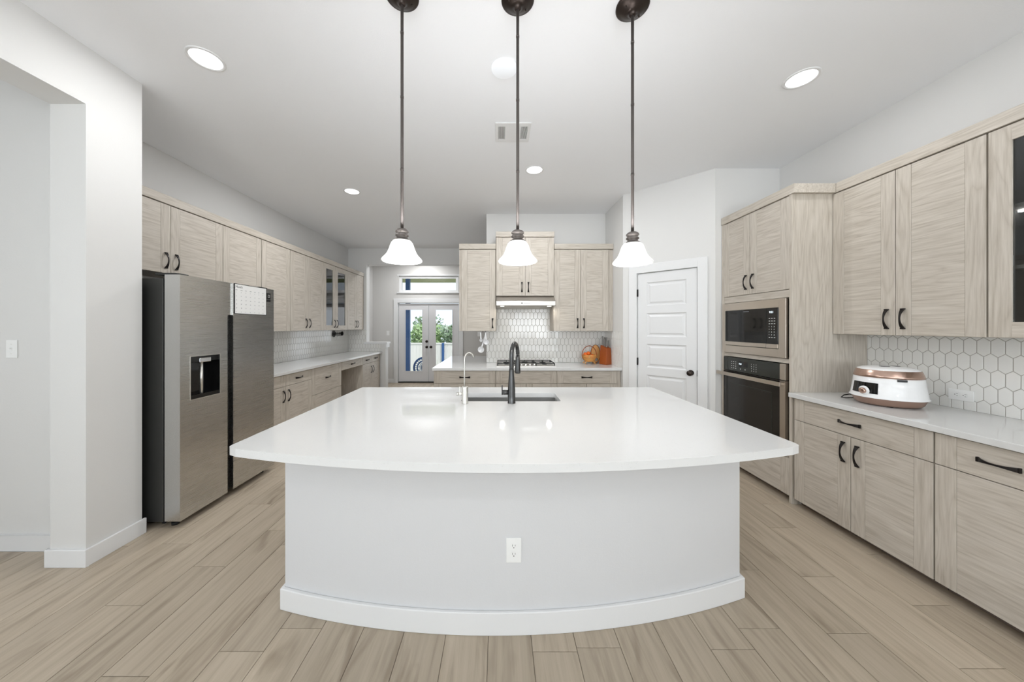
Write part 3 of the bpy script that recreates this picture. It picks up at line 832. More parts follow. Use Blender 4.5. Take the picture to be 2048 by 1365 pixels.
# recess pull between the doors
def fdoor(name, x0, x1, inner, notch=None):
    mb = MB()
    if notch:
        nx0, nx1, nz0, nz1 = notch
        mb.box(x0, nx0, 0, .11, FZ0, FZ1); mb.box(nx1, x1, 0, .11, FZ0, FZ1)
        mb.box(nx0, nx1, 0, .11, FZ0, nz0); mb.box(nx0, nx1, 0, .11, nz1, FZ1); mb.box(nx0, nx1, .08, .11, nz0, nz1)
    else:
        mb.box(x0, x1, 0, .11, FZ0, FZ1)
    return mb.build(name, 'fridge_steel', FR, bevel=.0)
NX = (.078, .335, .905, 1.228)
dl = fdoor('freezer_door', 0, FS0, 1, NX)
dr = fdoor('fridge_door', FS1 + .012, FW, 0)
# slanted grip channels beside the gap
mb = MB(); mb.box(FS0 + .0005, FS1 + .0115, .045, .11, FZ0, FZ1 - .28, 0); mb.box(FS0 + .0005, FS1 + .0115, .012, .11, FZ1 - .275, FZ1, 1)
mb.box(FS0 + .0005, FS0 + .022, .022, .045, .925, .932, 1)
mb.box(FS0 + .0005, FS0 + .024, .028, .045, FZ0, .925, 2)
mb.build('grip_channel', ['black_glass', 'fridge_steel', 'black'], FR)
# dispenser lining
mb = MB(); x0, x1, z0, z1 = NX; e = .0015
mb.box(x0 + e, x0 + .004, .004, .0785, z0 + e, z1 - e); mb.box(x1 - .004, x1 - e, .004, .0785, z0 + e, z1 - e)
mb.box(x0 + .004, x1 - .004, .004, .0785, z0 + e, z0 + .03); mb.box(x0 + .004, x1 - .004, .004, .0785, z1 - .045, z1 - e)
mb.box(x0 + .004, x1 - .004, .074, .0785, z0 + .03, z1 - .045)
disp = mb.build('water_dispenser', 'black_glass', dl)
mb = MB(); frame(mb, x0 - .003, x1 + .003, z0 - .003, z1 + .003, x0 + .002, x1 - .002, z0 + .002, z1 - .002, -.002, .002); mb.build('dispenser_rim', 'satin', dl)
mb = MB(); mb.box(x0 + .075, x1 - .085, -.004, .045, z1 - .052, z1 - .015); mb.build('nozzle_head', 'chrome', disp, bevel=.006)
mb = MB(); mb.cyl((x0 + .108, .018, z0 + .02), .011, z1 - z0 - .07, 16); mb.build('dispenser_lever', 'satin', disp)
# hinge covers, feet, stickers
mb = MB(); mb.box(.02, .12, .05, .20, 1.826, 1.842); mb.build('hinge_cover', 'fridge_side', FR, bevel=.003)
mb = MB(); mb.box(FW - .12, FW - .02, .05, .20, 1.826, 1.842); mb.build('hinge_cover', 'fridge_side', FR, bevel=.003)
for fx in (.06, FW - .06):
    for fy in (.09, .75):
        mb = MB(); mb.cyl((fx, fy, 0), .024, .022, 18); mb.cyl((fx, fy, .022), .012, .026, 12); mb.build('leveling_foot', 'rubber', FR)
mb = MB(); mb.box(.03, FW - .03, .14, .16, .02, .045); mb.build('base_grille', 'rubber', FR)
ST = Matrix.Translation((.0035, 0, 0))
mb = MB(); mb.box(.0030, .0042, .285, .337, .145, .27)
stk = mb.build('service_label', 'paper', body)
# printing on the service label: local plane facing -x
TX = lambda y, z: Matrix.Translation((.0029, y, z)) @ rot('Z', -90) @ rot('X', 90)
mb = MB()
for i, s_ in enumerate(('MODEL', 'TYPE', '115V 60Hz', 'SERIAL NO', 'R600a')): mb.text(s_, .0065, TX(.334, .252 - i * .024))
for i in range(22): mb.box(.0026, .0030, .290, .303, .15 + i * .0052, .15 + i * .0052 + random.choice((.0012, .0022, .003)))
mb.build('print', 'ink', stk)
mb = MB(); mb.box(.868, .922, -.0008, 0, 1.722, 1.782); mb.box(.868, .922, -.0008, 0, 1.696, 1.716)
bs = mb.build('energy_sticker', 'black', dr)
mb = MB(); frame(mb, .888, .908, 1.738, 1.766, .891, .905, 1.741, 1.763, -.0014, -.0008); mb.build('sticker_mark', 'paper', bs)

# magnetic monthly planner on the right fridge door
cal = thing('wall_calendar', 'white monthly planner sheet with black frame on the fridge door', 'calendar', (-2.287, 2.33 + .476, 1.562), RZL)
CW, CH = .385, .265
mb = MB(); mb.box(.004, CW - .004, -.0035, -.001, .004, CH - .004); mb.build('sheet', 'paper', cal)
mb = MB(); frame(mb, 0, CW, 0, CH, .0045, CW - .0045, .0045, CH - .0045, -.0045, -.0005); mb.build('frame', 'black', cal)
CT = lambda x, z: Matrix.Translation((x, -.0037, z)) @ rot('X', 90)
mb = MB(); mb.text('Month:', .028, CT(.012, CH - .036), depth=.0002)
mb.build('heading', 'ink', cal)
mb = MB()
for j, dn in enumerate(('SUN', 'MON', 'TUE', 'WED', 'THU', 'FRI', 'SAT')): mb.text(dn, .0095, CT(.012 + j * .053, CH - .058), depth=.0002)
for i in range(6):
    for j in range(7):
        n = i * 7 + j + 1
        mb.text(str(n if n <= 31 else n - 31), .0115, CT(.016 + j * .053, CH - .078 - i * .0345), depth=.0002)
mb.build('day_numbers', 'ink_grey', cal)

# ================================================================== RANGE HOOD, COOKTOP
hd = thing('range_hood', 'slim stainless under-cabinet range hood with two lit lamps', 'range hood', (0, 0, 1.72))
prof = [(4.888, 0.0), (4.888, .157), (4.525, .157), (4.40, .085), (4.392, .076), (4.392, .018), (4.40, .010), (4.52, .030), (4.75, -.008)]
mb = MB(); mb.prism(prof, -.038, .763, axis='x'); mb.build('body', 'steel', hd, bevel=.002)
for lx in (.045, .69):
    mb = MB(); mb.cyl((lx, 4.47, .012), .028, .012, 24); mb.build('hood_lamp', 'hood_led', hd)
mb = MB(); mb.cyl((.31, 4.3905, .05), .009, .002, 20, axis='y'); mb.build('button', 'black', hd)
mb = MB(); mb.box(.335, .42, 4.3908, 4.392, .048, .052); mb.build('control_strip', 'ink_grey', hd)
for lx in (.045, .69):
    area('hood_light', (lx, 4.47, 1.722), (0, 0, 0), .05, .05, .6, (1, .95, .88), shape='DISK')

ct = thing('cooktop', 'stainless gas cooktop with dark iron grates', 'cooktop', (-.035, 4.34, .914))
cw, cd = .80, .47
mb = MB(); mb.box(0, cw, 0, cd, .0003, .010); mb.box(.012, cw - .012, .012, cd - .012, .010, .012); mb.build('tray', 'steel', ct, bevel=.003)
for bx, by, br in ((.14, .13, .035), (.14, .34, .045), (.40, .30, .055), (.66, .13, .035), (.66, .34, .045)):
    mb = MB(); mb.lathe([(br, 0), (br, .010), (br * .8, .014), (br * .75, .020), (.001, .021)], (bx, by, .012), 24, 0); b_ = mb.build('burner', 'matte_black', ct)
    mb = MB(); mb.lathe([(br * 1.25, 0), (br * 1.25, .005), (br * 1.05, .007)], (bx, by, .012), 24, 0, cap=True); mb.build('burner_ring', 'satin', b_)
for g0, g1 in ((.012, .268), (.272, .528), (.532, .788)):
    mb = MB(); t = .010; zt0, zt1 = .036, .047
    y0 = .03 if g0 != .272 else .13
    frame(mb, g0, g1, zt0, zt1, g0 + t, g1 - t, zt0, zt0, 0, 0) if False else None
    mb.box(g0, g0 + t, y0, cd - .02, zt0, zt1); mb.box(g1 - t, g1, y0, cd - .02, zt0, zt1)
    for yy in (y0, (y0 + cd - .03) / 2, cd - .03): mb.box(g0 + t, g1 - t, yy, yy + t, zt0, zt1)
    mx = (g0 + g1) / 2; mb.box(mx - t / 2, mx + t / 2, y0 + t, cd - .03, zt0 + .001, zt1 + .001)
    for fx in (g0, g1 - t):
        for fy in (y0, cd - .03): mb.box(fx, fx + t, fy, fy + t, .0122, zt0)
    mb.build('grate', 'matte_black', ct, bevel=.0015)
for i in range(5):
    kx = .285 + i * .057
    mb = MB(); mb.lathe([(.020, 0), (.020, .004), (.013, .008), (.012, .026), (.0005, .027)], (kx, .06, .012), 20); mb.box(kx - .003, kx + .003, .046, .074, .0395, .043)
    mb.build('knob', 'chrome', ct)

# ================================================================== ISLAND
def arc3(p, q, s, n):
    """n+1 points on the circle through p, q(apex), s"""
    ax, ay = p; bx, by = q; cx, cy = s
    d = 2 * (ax * (by - cy) + bx * (cy - ay) + cx * (ay - by))
    ux = ((ax * ax + ay * ay) * (by - cy) + (bx * bx + by * by) * (cy - ay) + (cx * cx + cy * cy) * (ay - by)) / d
    uy = ((ax * ax + ay * ay) * (cx - bx) + (bx * bx + by * by) * (ax - cx) + (cx * cx + cy * cy) * (bx - ax)) / d
    R = math.hypot(ax - ux, ay - uy); a0 = math.atan2(ay - uy, ax - ux); a1 = math.atan2(cy - uy, cx - ux)
    return [(ux + R * math.cos(a0 + (a1 - a0) * i / n), uy + R * math.sin(a0 + (a1 - a0) * i / n)) for i in range(n + 1)], (ux, uy), R
isl = thing('kitchen_island', 'white curved-front kitchen island base with tall baseboard', 'kitchen island', (.1, 2.2, 0))
OX, OY = .1, 2.2
def loc_(pts): return [(a - OX, b - OY) for a, b in pts]
A, cA, RA = arc3((-1.105, 1.680), (.10, 1.540), (1.297, 1.752), 40)
A2 = arc3((-1.00, 1.79), (.10, 1.65), (1.19, 1.86), 40)[0]
outer = A + [(1.297, 1.93), (1.19, 1.93)] + A2[::-1] + [(-1.00, 1.93), (-1.105, 1.93)]
mb = MB(); mb.prism(loc_(outer), 0, .878, smooth_side=False); mb.build('curved_wall', 'island_paint', isl)
t = .017
B = arc3((-1.105 - t, 1.680 - t), (.10, 1.540 - t), (1.297 + t, 1.752 - t), 40)[0]
bb = B + [(1.297 + t, 1.93), (1.2975, 1.93)] + [(a, b - .0005) for a, b in A[::-1]] + [(-1.1055, 1.93), (-1.105 - t, 1.93)]
mb = MB(); mb.prism(loc_(bb), 0, .108); mb.build('baseboard', 'trim', isl, bevel=.004)
for sx0, sx1 in ((-1.095, -1.0), (1.19, 1.287)):
    mb = MB(); mb.box(sx0 - OX, sx1 - OX, 1.931 - OY, 2.80 - OY, .06, .877, 0); mb.box((sx0 + .04 if sx0 < 0 else sx0) - OX, (sx1 if sx0 < 0 else sx1 - .04) - OX, 1.931 - OY, 2.80 - OY, 0, .06, 1)
    mb.build('side_panel', ['wood_v', 'toe'], isl)
mb = MB(); mb.box(-.999, 1.189, 2.70, 2.80, .06, .66); mb.box(-.999, 1.189, 2.70, 2.74, 0, .06)
mb.T = None
for v in mb.v: v.x -= OX; v.y -= OY
mb.build('cabinet_back', 'wood_v', isl)
for i in range(4):
    x0 = 1.19 - i * .547
    sub = MB(); sub.T = Matrix.Translation((x0 - OX, 2.801 - OY, 0)) @ rot('Z', 180)
    sub.box(.002, .08, -.02, 0, .06, .70, 0); sub.box(.465, .543, -.02, 0, .06, .70, 0); sub.box(.081, .464, -.0185, 0, .06, .70, 1)
    sub.box(.002, .543, -.02, 0, .705, .872, 1)
    d_ = sub.build('door', ['wood_v', 'wood_h'], isl)

C, cC, RC = arc3((-1.209, 1.440), (.07, 1.267), (1.361, 1.462), 48)
C = C[1:-1]
def corner(p, q, r_, n=6):   # round corner helper between point before and after
    return p
slab = [(-1.212, 1.475), (-1.209, 1.458), (-1.198, 1.446)] + C + [(1.352, 1.466), (1.362, 1.478), (1.365, 1.495)] + [(1.352, 2.88), (-1.212, 2.88)]
SX0, SX1, SY0, SY1 = -.275, .447, 2.338, 2.625
hole = []
for cx, cy, a in ((SX1, SY1, 0), (SX0, SY1, 90), (SX0, SY0, 180), (SX1, SY0, 270)):
    rr = .018
    ox = cx - rr if a in (0, 270) else cx + rr; oy = cy - rr if a in (0, 90) else cy + rr
    for k in range(5):
        an = math.radians(a + k * 22.5); hole.append((ox + rr * math.cos(an), oy + rr * math.sin(an)))
ic = counter('large white quartz island top with a bowed front edge', slab, holes=[hole[::-1]], name='island_countertop')
# undermount sink
sk = thing('kitchen_sink', 'undermount stainless sink set in the island top', 'sink', (0, 0, .66))
mb = MB(); e = .006; b = .014
mb.box(SX0 - b, SX1 + b, SY0 - b, SY1 + b, 0, .006)
mb.box(SX0 - b, SX0 - e, SY0 - b, SY1 + b, .006, .217); mb.box(SX1 + e, SX1 + b, SY0 - b, SY1 + b, .006, .217)
mb.box(SX0 - e, SX1 + e, SY0 - b, SY0 - e, .006, .217); mb.box(SX0 - e, SX1 + e, SY1 + e, SY1 + b, .006, .217)
mb.build('basin', 'sink_steel', sk)
mb = MB(); mb.lathe([(.045, .0), (.045, .003), (.03, .002), (.001, .001)], ((SX0 + SX1) / 2, (SY0 + SY1) / 2, .0065), 24); mb.build('drain', 'chrome', sk)
# a wire rack end in the sink corner
rk = thing('sink_rack', 'small chrome wire rack standing in the right end of the sink', 'sink rack', (.38, 2.50, .667))
mb = MB()
for i in range(6):
    yy = -.10 + i * .04
    mb.tube([(-.05, yy, .004), (-.05, yy, .16), (-.035, yy, .185), (.04, yy, .185), (.05, yy, .165), (.05, yy, .004)], .0022, 6)
for xx, zz in ((-.05, .03), (.05, .03), (.05, .15), (-.05, .15), (0, .187)): mb.tube([(xx, -.105, zz), (xx, .105, zz)], .0025, 6)
mb.build('wire_frame', 'chrome', rk)

# kitchen faucet
fc = thing('kitchen_faucet', 'dark graphite pull-down faucet on the island', 'faucet', (.088, 2.282, .914))
mb = MB(); mb.lathe([(.001, 0), (.028, 0), (.0285, .003), (.027, .006), (.0265, .05), (.0258, .10), (.0225, .15), (.0185, .195), (.0165, .232), (.0165, .238)], seg=32)
mb.build('body', 'graphite', fc)
dx, dy = .30, .954
pts, rad = [], []
Rr, zc = .088, .333
pts.append((0, 0, .236)); rad.append(.0155)
for i in range(4): pts.append((0, 0, .25 + i * .025)); rad.append(.0155)
for i in range(0, 17):
    a = PI - PI * i / 16 * 1.02
    u = Rr + Rr * math.cos(a)
    pts.append((u * dx, u * dy, zc + Rr * math.sin(a) * .92)); rad.append(.0155 if i < 9 else .0145)
sp = MB(); sp.tube(pts, rad, 20); sp.build('spout', 'graphite', fc)
u = 2 * Rr; ex, ey = u * dx, u * dy
mb = MB(); mb.T = Matrix.Translation((ex, ey, 0))
mb.lathe([(.001, .185), (.019, .185), (.0215, .188), (.0215, .20), (.0195, .24), (.0165, .285), (.0150, .325), (.001, .325)], seg=28)
mb.build('spray_head', 'graphite', fc)
mb = MB(); mb.cyl((-.068, 0, .075), .0165, .046, 24, axis='x'); mb.cyl((-.070, 0, .075), .0182, .006, 24, axis='x'); mb.cyl((-.052, 0, .075), .0178, .004, 24, axis='x')
hh = mb.build('valve', 'graphite', fc)
mb = MB(); mb.box(-.070, -.062, -.009, .009, .085, .126); mb.build('lever', 'graphite', hh, bevel=.003)

# filtered-water tap
ft = thing('filter_faucet', 'slim satin drinking-water tap with a gooseneck left of the main faucet', 'faucet', (-.2375, 2.272, .914))
mb = MB(); mb.lathe([(.001, 0), (.0225, 0), (.022, .004), (.0215, .06), (.0225, .112), (.0215, .117), (.006, .119), (.001, .119)], seg=28); mb.build('body', 'satin', ft)
pts = [(-.004, .0, .117), (-.004, 0, .20), (-.004, 0, .29)]
for i in range(1, 14):
    a = PI - (PI * .93) * i / 13
    pts.append((-.004 + (.031 + .031 * math.cos(a)), .03 * (i / 13) * 1.5, .305 + .048 * math.sin(a)))
mb = MB(); mb.tube(pts, .0045, 14); mb.build('spout', 'satin', ft)
mb = MB(); mb.cyl((-.048, 0, .066), .010, .03, 18, axis='x'); mb.cyl((-.060, 0, .066), .0115, .014, 18, axis='x'); vv = mb.build('valve', 'satin', ft)
mb = MB(); mb.box(-.040, -.033, -.005, .005, .074, .115); mb.build('lever', 'satin', vv, bevel=.002)

# ================================================================== OUTLETS, SWITCHES
def outlet(name, label, loc, T, horiz=False, kind='outlet'):
    r = thing(name, label, 'electrical outlet' if kind == 'outlet' else 'light switch', loc)
    R4 = T
    mb = MB(); mb.T = R4
    if horiz: mb.box(-.0585, .0585, -.0055, -.0005, -.036, .036)
    else: mb.box(-.036, .036, -.0055, -.0005, -.0585, .0585)
    pl = mb.build('cover_plate', 'white_plastic', r, bevel=.002)
    if kind == 'outlet':
        for s in (-1, 1):
            Tr = R4 @ (Matrix.Translation((s * .0195, 0, 0)) @ rot('Y', 90) if horiz else Matrix.Translation((0, 0, s * .0195)))
            mb = MB(); mb.T = Tr
            n = 24; pts = []
            for i in range(n):
                a = 2 * PI * i / n
                pts.append((.0172 * math.cos(a), max(-.0135, min(.0135, .0172 * math.sin(a)))))
            mb.prism(pts, -.0068, -.0055, axis='y'); f = mb.build('receptacle', 'white_plastic', r)
            mb = MB(); mb.T = Tr
            mb.box(-.0075, -.0055, -.0073, -.0066, .000, .009); mb.box(.0055, .0075, -.0073, -.0066, .001, .008); mb.cyl((0, -.0073, -.006), .0026, .0007, 12, axis='y')
            mb.build('slots', 'slot', f)
    else:
        mb = MB(); mb.T = R4; mb.box(-.005, .005, -.0065, -.0055, -.012, .012); mb.box(-.0035, .0035, -.016, -.0062, .000, .008); mb.build('toggle', 'white_plastic', r)
        mb = MB(); mb.T = R4
        for s in (-1, 1): mb.cyl((0, -.0065, s * .030), .003, .001, 10, axis='y')
        mb.build('screws', 'satin', r)
    return r
outlet('electrical_outlet', 'white duplex outlet low on the curved island front', (.07, 1.5402, .393), Matrix.Identity(4))
outlet('electrical_outlet', 'white outlet set sideways in the tiles right of the rice cooker', (3.0071, 2.114, 1.006), RR, True)
outlet('light_switch', 'white toggle switch plate on the hall wall at far left', (-3.158, 2.11, 1.306), Matrix.Identity(4), kind='switch')
outlet('light_switch', 'white switch plate on the grey wall left of the french doors', (-2.872, 8.41, 1.285), Matrix.Identity(4), kind='switch')
outlet('light_switch', 'white switch plate on the grey wall behind the hanging measuring scoops', (-.52, 8.41, 1.26), Matrix.Identity(4), kind='switch')

# ================================================================== CEILING: DOWNLIGHTS, PENDANTS, VENT, DISC
dl_spec = [(-1.859, 2.062, 'recessed ceiling light above the left side of the room, nearest the camera', 8),
           (2.069, 2.223, 'recessed ceiling light above the right side near the wall cabinets', 5),
           (-1.844, 4.077, 'small recessed ceiling light above the left cabinet run', 24),
           (.384, 3.519, 'recessed ceiling light between the island and the range hood', 17),
           (-1.2, -1.2, 'recessed ceiling light behind the camera on the left', 8), (1.4, -1.2, 'recessed ceiling light behind the camera on the right', 8),
           (-1.9, 7.80, 'recessed ceiling light in the breakfast room beyond the passage', 20)]
proto = None
for x, y, lab, pw in dl_spec:
    if proto is None:
        proto = thing('recessed_light', lab, 'ceiling light', (x, y, H), 0, 'round recessed ceiling lights')
        mb = MB(); mb.lathe([(.102, -.0004), (.101, -.004), (.094, -.006), (.084, -.0045), (.082, -.0004)], seg=48); mb.build('trim_ring', 'trim', proto)
        mb = MB(); mb.lathe([(.0005, -.0035), (.05, -.0032), (.084, -.002)], seg=48, smooth=True); mb.build('diffuser', 'lamp_disc', proto)
        o = proto
    else:
        o = dup(proto, (x, y, H), None, lab)
    area('downlight', (x, y, H - .012), (0, 0, 0), .15, .15, pw, (.97, .985, 1), shape='DISK')

pend = None
for x, y, lab in ((-.496, 1.663, 'left pendant lamp hanging over the island'), (.097, 1.686, 'middle pendant lamp hanging over the island in front of the hood'), (.7065, 1.72, 'right pendant lamp hanging over the island')):
    if pend is None:
        pend = thing('pendant_lamp', lab + ', white bell glass shade', 'pendant lamp', (x, y, 0), 0, 'three pendant lamps over the island')
        mb = MB(); mb.lathe([(.084, H - .0005), (.085, H - .008), (.080, H - .013), (.074, H - .014), (.058, H - .026), (.034, H - .036), (.018, H - .041), (.0175, H - .052), (.013, H - .056), (.0005, H - .056)], seg=48)
        cn = mb.build('canopy', 'bronze', pend)
        for a in (30, 210):
            mb = MB(); mb.sphere((.052 * math.cos(math.radians(a)), .052 * math.sin(math.radians(a)), H - .031), .005, seg=10, rings=6); mb.build('screw', 'bronze', cn)
        mb = MB(); mb.cyl((0, 0, 1.945), .0078, H - .05 - 1.945, 16)
        for zz in (2.25, 2.62, 2.95): mb.cyl((0, 0, zz), .0088, .012, 16)
        mb.build('stem', 'rod', pend)
        Zs = lambda pr_: [(a, 1.785 + (b - 1.803) * .935) for a, b in pr_]
        mb = MB(); mb.lathe(Zs([(.0005, 1.982), (.020, 1.980), (.026, 1.976), (.032, 1.970), (.033, 1.963), (.028, 1.958), (.026, 1.954), (.032, 1.948), (.033, 1.942), (.026, 1.936), (.026, 1.930), (.036, 1.924), (.044, 1.916), (.045, 1.910), (.0005, 1.91)]), seg=40)
        mb.build('shade_holder', 'neck', pend)
        mb = MB()
        pr = [(.030, 1.921), (.043, 1.916), (.053, 1.904), (.060, 1.886), (.066, 1.866), (.074, 1.846), (.085, 1.830), (.096, 1.818), (.101, 1.811), (.1015, 1.805), (.098, 1.803)]
        inn = [(a - .004, b - .001) for a, b in pr[::-1]]
        mb.lathe(Zs(pr + inn), seg=56); mb.build('glass_shade', 'shade', pend)
        mb = MB(); mb.sphere((0, 0, 1.826), .028, sz=1.15); mb.cyl((0, 0, 1.85), .013, .045, 16); mb.build('bulb', 'bulb', pend)
    else:
        dup(pend, (x, y, 0), None, lab + ', white bell glass shade')
    d = bpy.data.lights.new('pendant_light', 'POINT'); d.energy = 2.6; d.shadow_soft_size = .03; d.color = (1, .98, .95)
    o = bpy.data.objects.new('pendant_light', d); COL.objects.link(o); o.location = (x, y, 1.775)
    # added spot, aimed up to brighten the ceiling as if through the shade
    d = bpy.data.lights.new('ceiling_fill_spot', 'SPOT'); d.energy = 19; d.spot_size = PI; d.spot_blend = 0.3; d.shadow_soft_size = .095; d.color = (.98, .985, 1)
    o = bpy.data.objects.new('ceiling_fill_spot', d); COL.objects.link(o); o.location = (x, y, 1.87); o.rotation_euler = (PI, 0, 0)

vt = thing('ceiling_vent', 'white rectangular air vent in the ceiling behind the middle pendant rod', 'air vent', (.12, 2.84, H))
mb = MB(); vx, vy = .15, .14
frame_xy = [(-vx, vx, -vy, -.095), (-vx, vx, .095, vy), (-vx, -.125, -.095, .095), (.125, vx, -.095, .095), (-.068, .068, -.095, .095)]
for a in frame_xy: mb.box(a[0], a[1], a[2], a[3], -.008, -.0005)
mb.build('face_plate', 'trim', vt, bevel=.001)
mb = MB(); mb.box(-.125, -.068, -.095, .095, -.0012, -.0005); mb.box(.068, .125, -.095, .095, -.0012, -.0005); mb.build('duct_backing', 'slot', vt)
for s in (-1, 1):
    mb = MB()
    for i in range(6):
        xx = s * (.0735 + i * .0093)
        T = Matrix.Translation((xx, 0, -.0055)) @ rot('Y', s * 35); mb.T = T; mb.box(-.0028, .0028, -.093, .093, -.0006, .0006)
    mb.build('louver_slats', 'trim', vt)
tag(MB().lathe([(.0005, -.012), (.078, -.012), (.083, -.009), (.0835, -.0004)], seg=48).build('round_ceiling_disc', 'glow_disc', None, loc=(.034, 2.133, H)), 'plain white round disc on the ceiling beside the middle pendant rod', 'ceiling light')

# ================================================================== RICE COOKER
rc = thing('rice_cooker', 'white and copper electric rice cooker on the right worktop', 'rice cooker', (2.69, 2.25, .914))
mb = MB(); mb.lathe([(.001, .006), (.148, .006), (.158, .016), (.172, .048), (.176, .054)], seg=64); mb.build('base', 'copper_base', rc)
mb = MB(); mb.lathe([(.172, .052), (.183, .054), (.184, .058), (.177, .066), (.1655, .150), (.1625, .186), (.158, .192)], seg=64); bd = mb.build('body', 'gloss_white', rc)
mb = MB(); mb.lathe([(.157, .190), (.1635, .193), (.1600, .206), (.150, .237), (.146, .242)], seg=64); mb.build('lid_band', 'copper', rc)
mb = MB(); mb.lathe([(.147, .240), (.143, .246), (.12, .256), (.07, .264), (.0005, .267)], seg=64); ld = mb.build('lid', 'gloss_white', rc)
for vx in (-.025, .045):
    mb = MB(); mb.T = Matrix.Translation((vx - .02, -.02, .264)); mb.lathe([(.026, -.004), (.026, .002), (.020, .003), (.019, .0005), (.0005, .0005)], seg=24); mb.build('steam_vent', 'slot', ld)
a0, a1 = math.radians(180 - 26), math.radians(180 + 26)
mb = MB(); mb.lathe([(.1765, .082), (.1672, .150), (.1660, .155)], seg=20, a0=a0, a1=a1); dp = mb.build('display_panel', 'black_glass', bd, recalc=False)
kt = Matrix.Translation((-.1735, -.012, .100)) @ rot('Y', -97)
mb = MB(); mb.T = kt; mb.lathe([(.031, 0), (.031, .006), (.024, .009), (.0005, .009)], seg=32); mb.build('dial_ring', 'gloss_white', bd)
mb = MB(); mb.T = kt; mb.lathe([(.0195, .009), (.0195, .020), (.016, .024), (.0005, .024)], seg=32); mb.build('dial', 'copper', bd)
mb = MB(); mb.T = rot('Z', 242); mb.box(.145, .1672, -.022, .022, .176, .1895); mb.build('release_slot', 'black', bd)
for a in (45, 135, 225, 315):
    mb = MB(); mb.cyl((.12 * math.cos(math.radians(a)), .12 * math.sin(math.radians(a)), 0), .014, .008, 14); mb.build('foot', 'rubber', rc)
mb = MB(); mb.tube([(-.02, .158, .03), (-.06, .19, .03), (-.09, .20, .022), (-.12, .19, .008), (-.10, .175, .006), (-.04, .165, .010)], .004, 8); mb.build('power_cord', 'black', rc)

# ================================================================== KNIFE BLOCK, FRUIT BASKET
KX, KY, KR = 1.522, 4.64, 28
kb = thing('knife_block', 'reddish brown wooden knife block in the counter corner', 'knife block', (KX, KY, .914), math.radians(KR))
# side outline in local (y,z): leaning block with slanted top
mb = MB()
bw, bd_, tw_, td_ = .060, .068, .042, .060
vs = [(-bw, -bd_, 0), (bw, -bd_, 0), (bw, bd_, 0), (-bw, bd_, 0), (-tw_, -td_, .235), (tw_, -td_, .235), (tw_, td_, .272), (-tw_, td_, .272)]
mb.add(vs, [(3, 2, 1, 0), (4, 5, 6, 7), (0, 1, 5, 4), (1, 2, 6, 5), (2, 3, 7, 6), (3, 0, 4, 7)])
mb.build('body', 'block_wood', kb, bevel=.006)
ca, sa = math.cos(math.radians(KR)), math.sin(math.radians(KR))
kn = [(-.022, -.035, .085), (.016, -.038, .10), (-.024, .0, .11), (.010, -.002, .13), (-.022, .035, .135), (.018, .034, .12)]
kp = None
names = ['shortest grey-handled knife at the front left of the knife block', 'front right grey-handled knife in the knife block', 'grey-handled knife in the middle left of the knife block',
         'grey-handled knife in the middle right of the knife block', 'tallest grey-handled knife at the back of the knife block', 'rear right grey-handled knife in the knife block']
for (lx, ly, hh_), lab in zip(kn, names):
    wx, wy = KX + lx * ca - ly * sa, KY + lx * sa + ly * ca
    zt = .914 + .2535 + ly / .12 * .037 + .001
    k = thing('kitchen_knife', lab, 'knife', (wx, wy, zt), math.radians(KR), 'knives in the knife block')
    mb = MB(); mb.box(-.005, .005, -.010, .010, 0.012, hh_); mb.build('knife_handle', 'steel_grey', k, bevel=.003)
    mb = MB(); mb.box(-.0015, .0015, -.010, .010, 0, .012); mb.build('blade', 'chrome', k)

BX, BY = 1.305, 4.70
fb = thing('fruit_basket', 'folding bamboo fruit basket with a hoop handle holding oranges', 'fruit basket', (BX, BY, .914))
mb = MB()
pr = [(.028, .030), (.052, .044), (.074, .068), (.090, .098), (.098, .122)]
# spiral-cut slatted bowl: stacked rings
for i in range(9):
    t_ = i / 8; r0 = .030 + .068 * math.sin(t_ * PI / 2); z0 = .030 + .092 * (1 - math.cos(t_ * PI / 2)) ** .9
    mb.lathe([(r0 - .005, z0), (r0 + .004, z0 + .001), (r0 + .005, z0 + .0115), (r0 - .004, z0 + .0115), (r0 - .005, z0)], seg=40)
mb.lathe([(.0005, .030), (.034, .030), (.034, .036), (.0005, .036)], seg=30)
mb.build('bowl', 'bamboo', fb)
mb = MB(); pts = [(.104 * math.cos(a), 0, .125 + .135 * math.sin(a)) for a in [PI * i / 24 for i in range(25)]]
mb.tube(pts, .0055, 8, flat=1.6); pts = [(.104 * math.cos(a), .0, .125 - .095 * math.sin(a)) for a in [PI * i / 20 for i in range(21)]]
mb.tube(pts, .0055, 8, flat=1.6); mb.build('hoop_handle', 'block_wood', fb)
for s in (-1, 1):
    for s2 in (-1, 1):
        mb = MB(); mb.tube([(s * .075, s2 * .05, 0.007), (s * .055, s2 * .045, .035), (s * .03, s2 * .02, .038)], .007, 8); mb.build('leg', 'bamboo', fb)
ora = None
for i, (ox, oy, oz, lab) in enumerate(((-.045, -.03, .105, 'orange at the front left of the bamboo basket'), (.03, -.045, .108, 'orange at the front right of the bamboo basket'), (.05, .025, .112, 'orange at the right back of the bamboo basket'),
                              (-.03, .04, .110, 'orange at the left back of the bamboo basket'), (-.012, -.005, .152, 'topmost orange in the bamboo basket'), (-.055, .008, .137, 'orange against the left rim of the bamboo basket'))):
    if ora is None:
        ora = MB().sphere((0, 0, 0), .030, seg=24, rings=14, sz=.94).build('orange', 'orange_fruit', None); o = ora
    else:
        o = ora.copy(); COL.objects.link(o)
    o.location = (BX + ox, BY + oy, .914 + oz); tag(o, lab, 'orange', 'oranges in the basket')
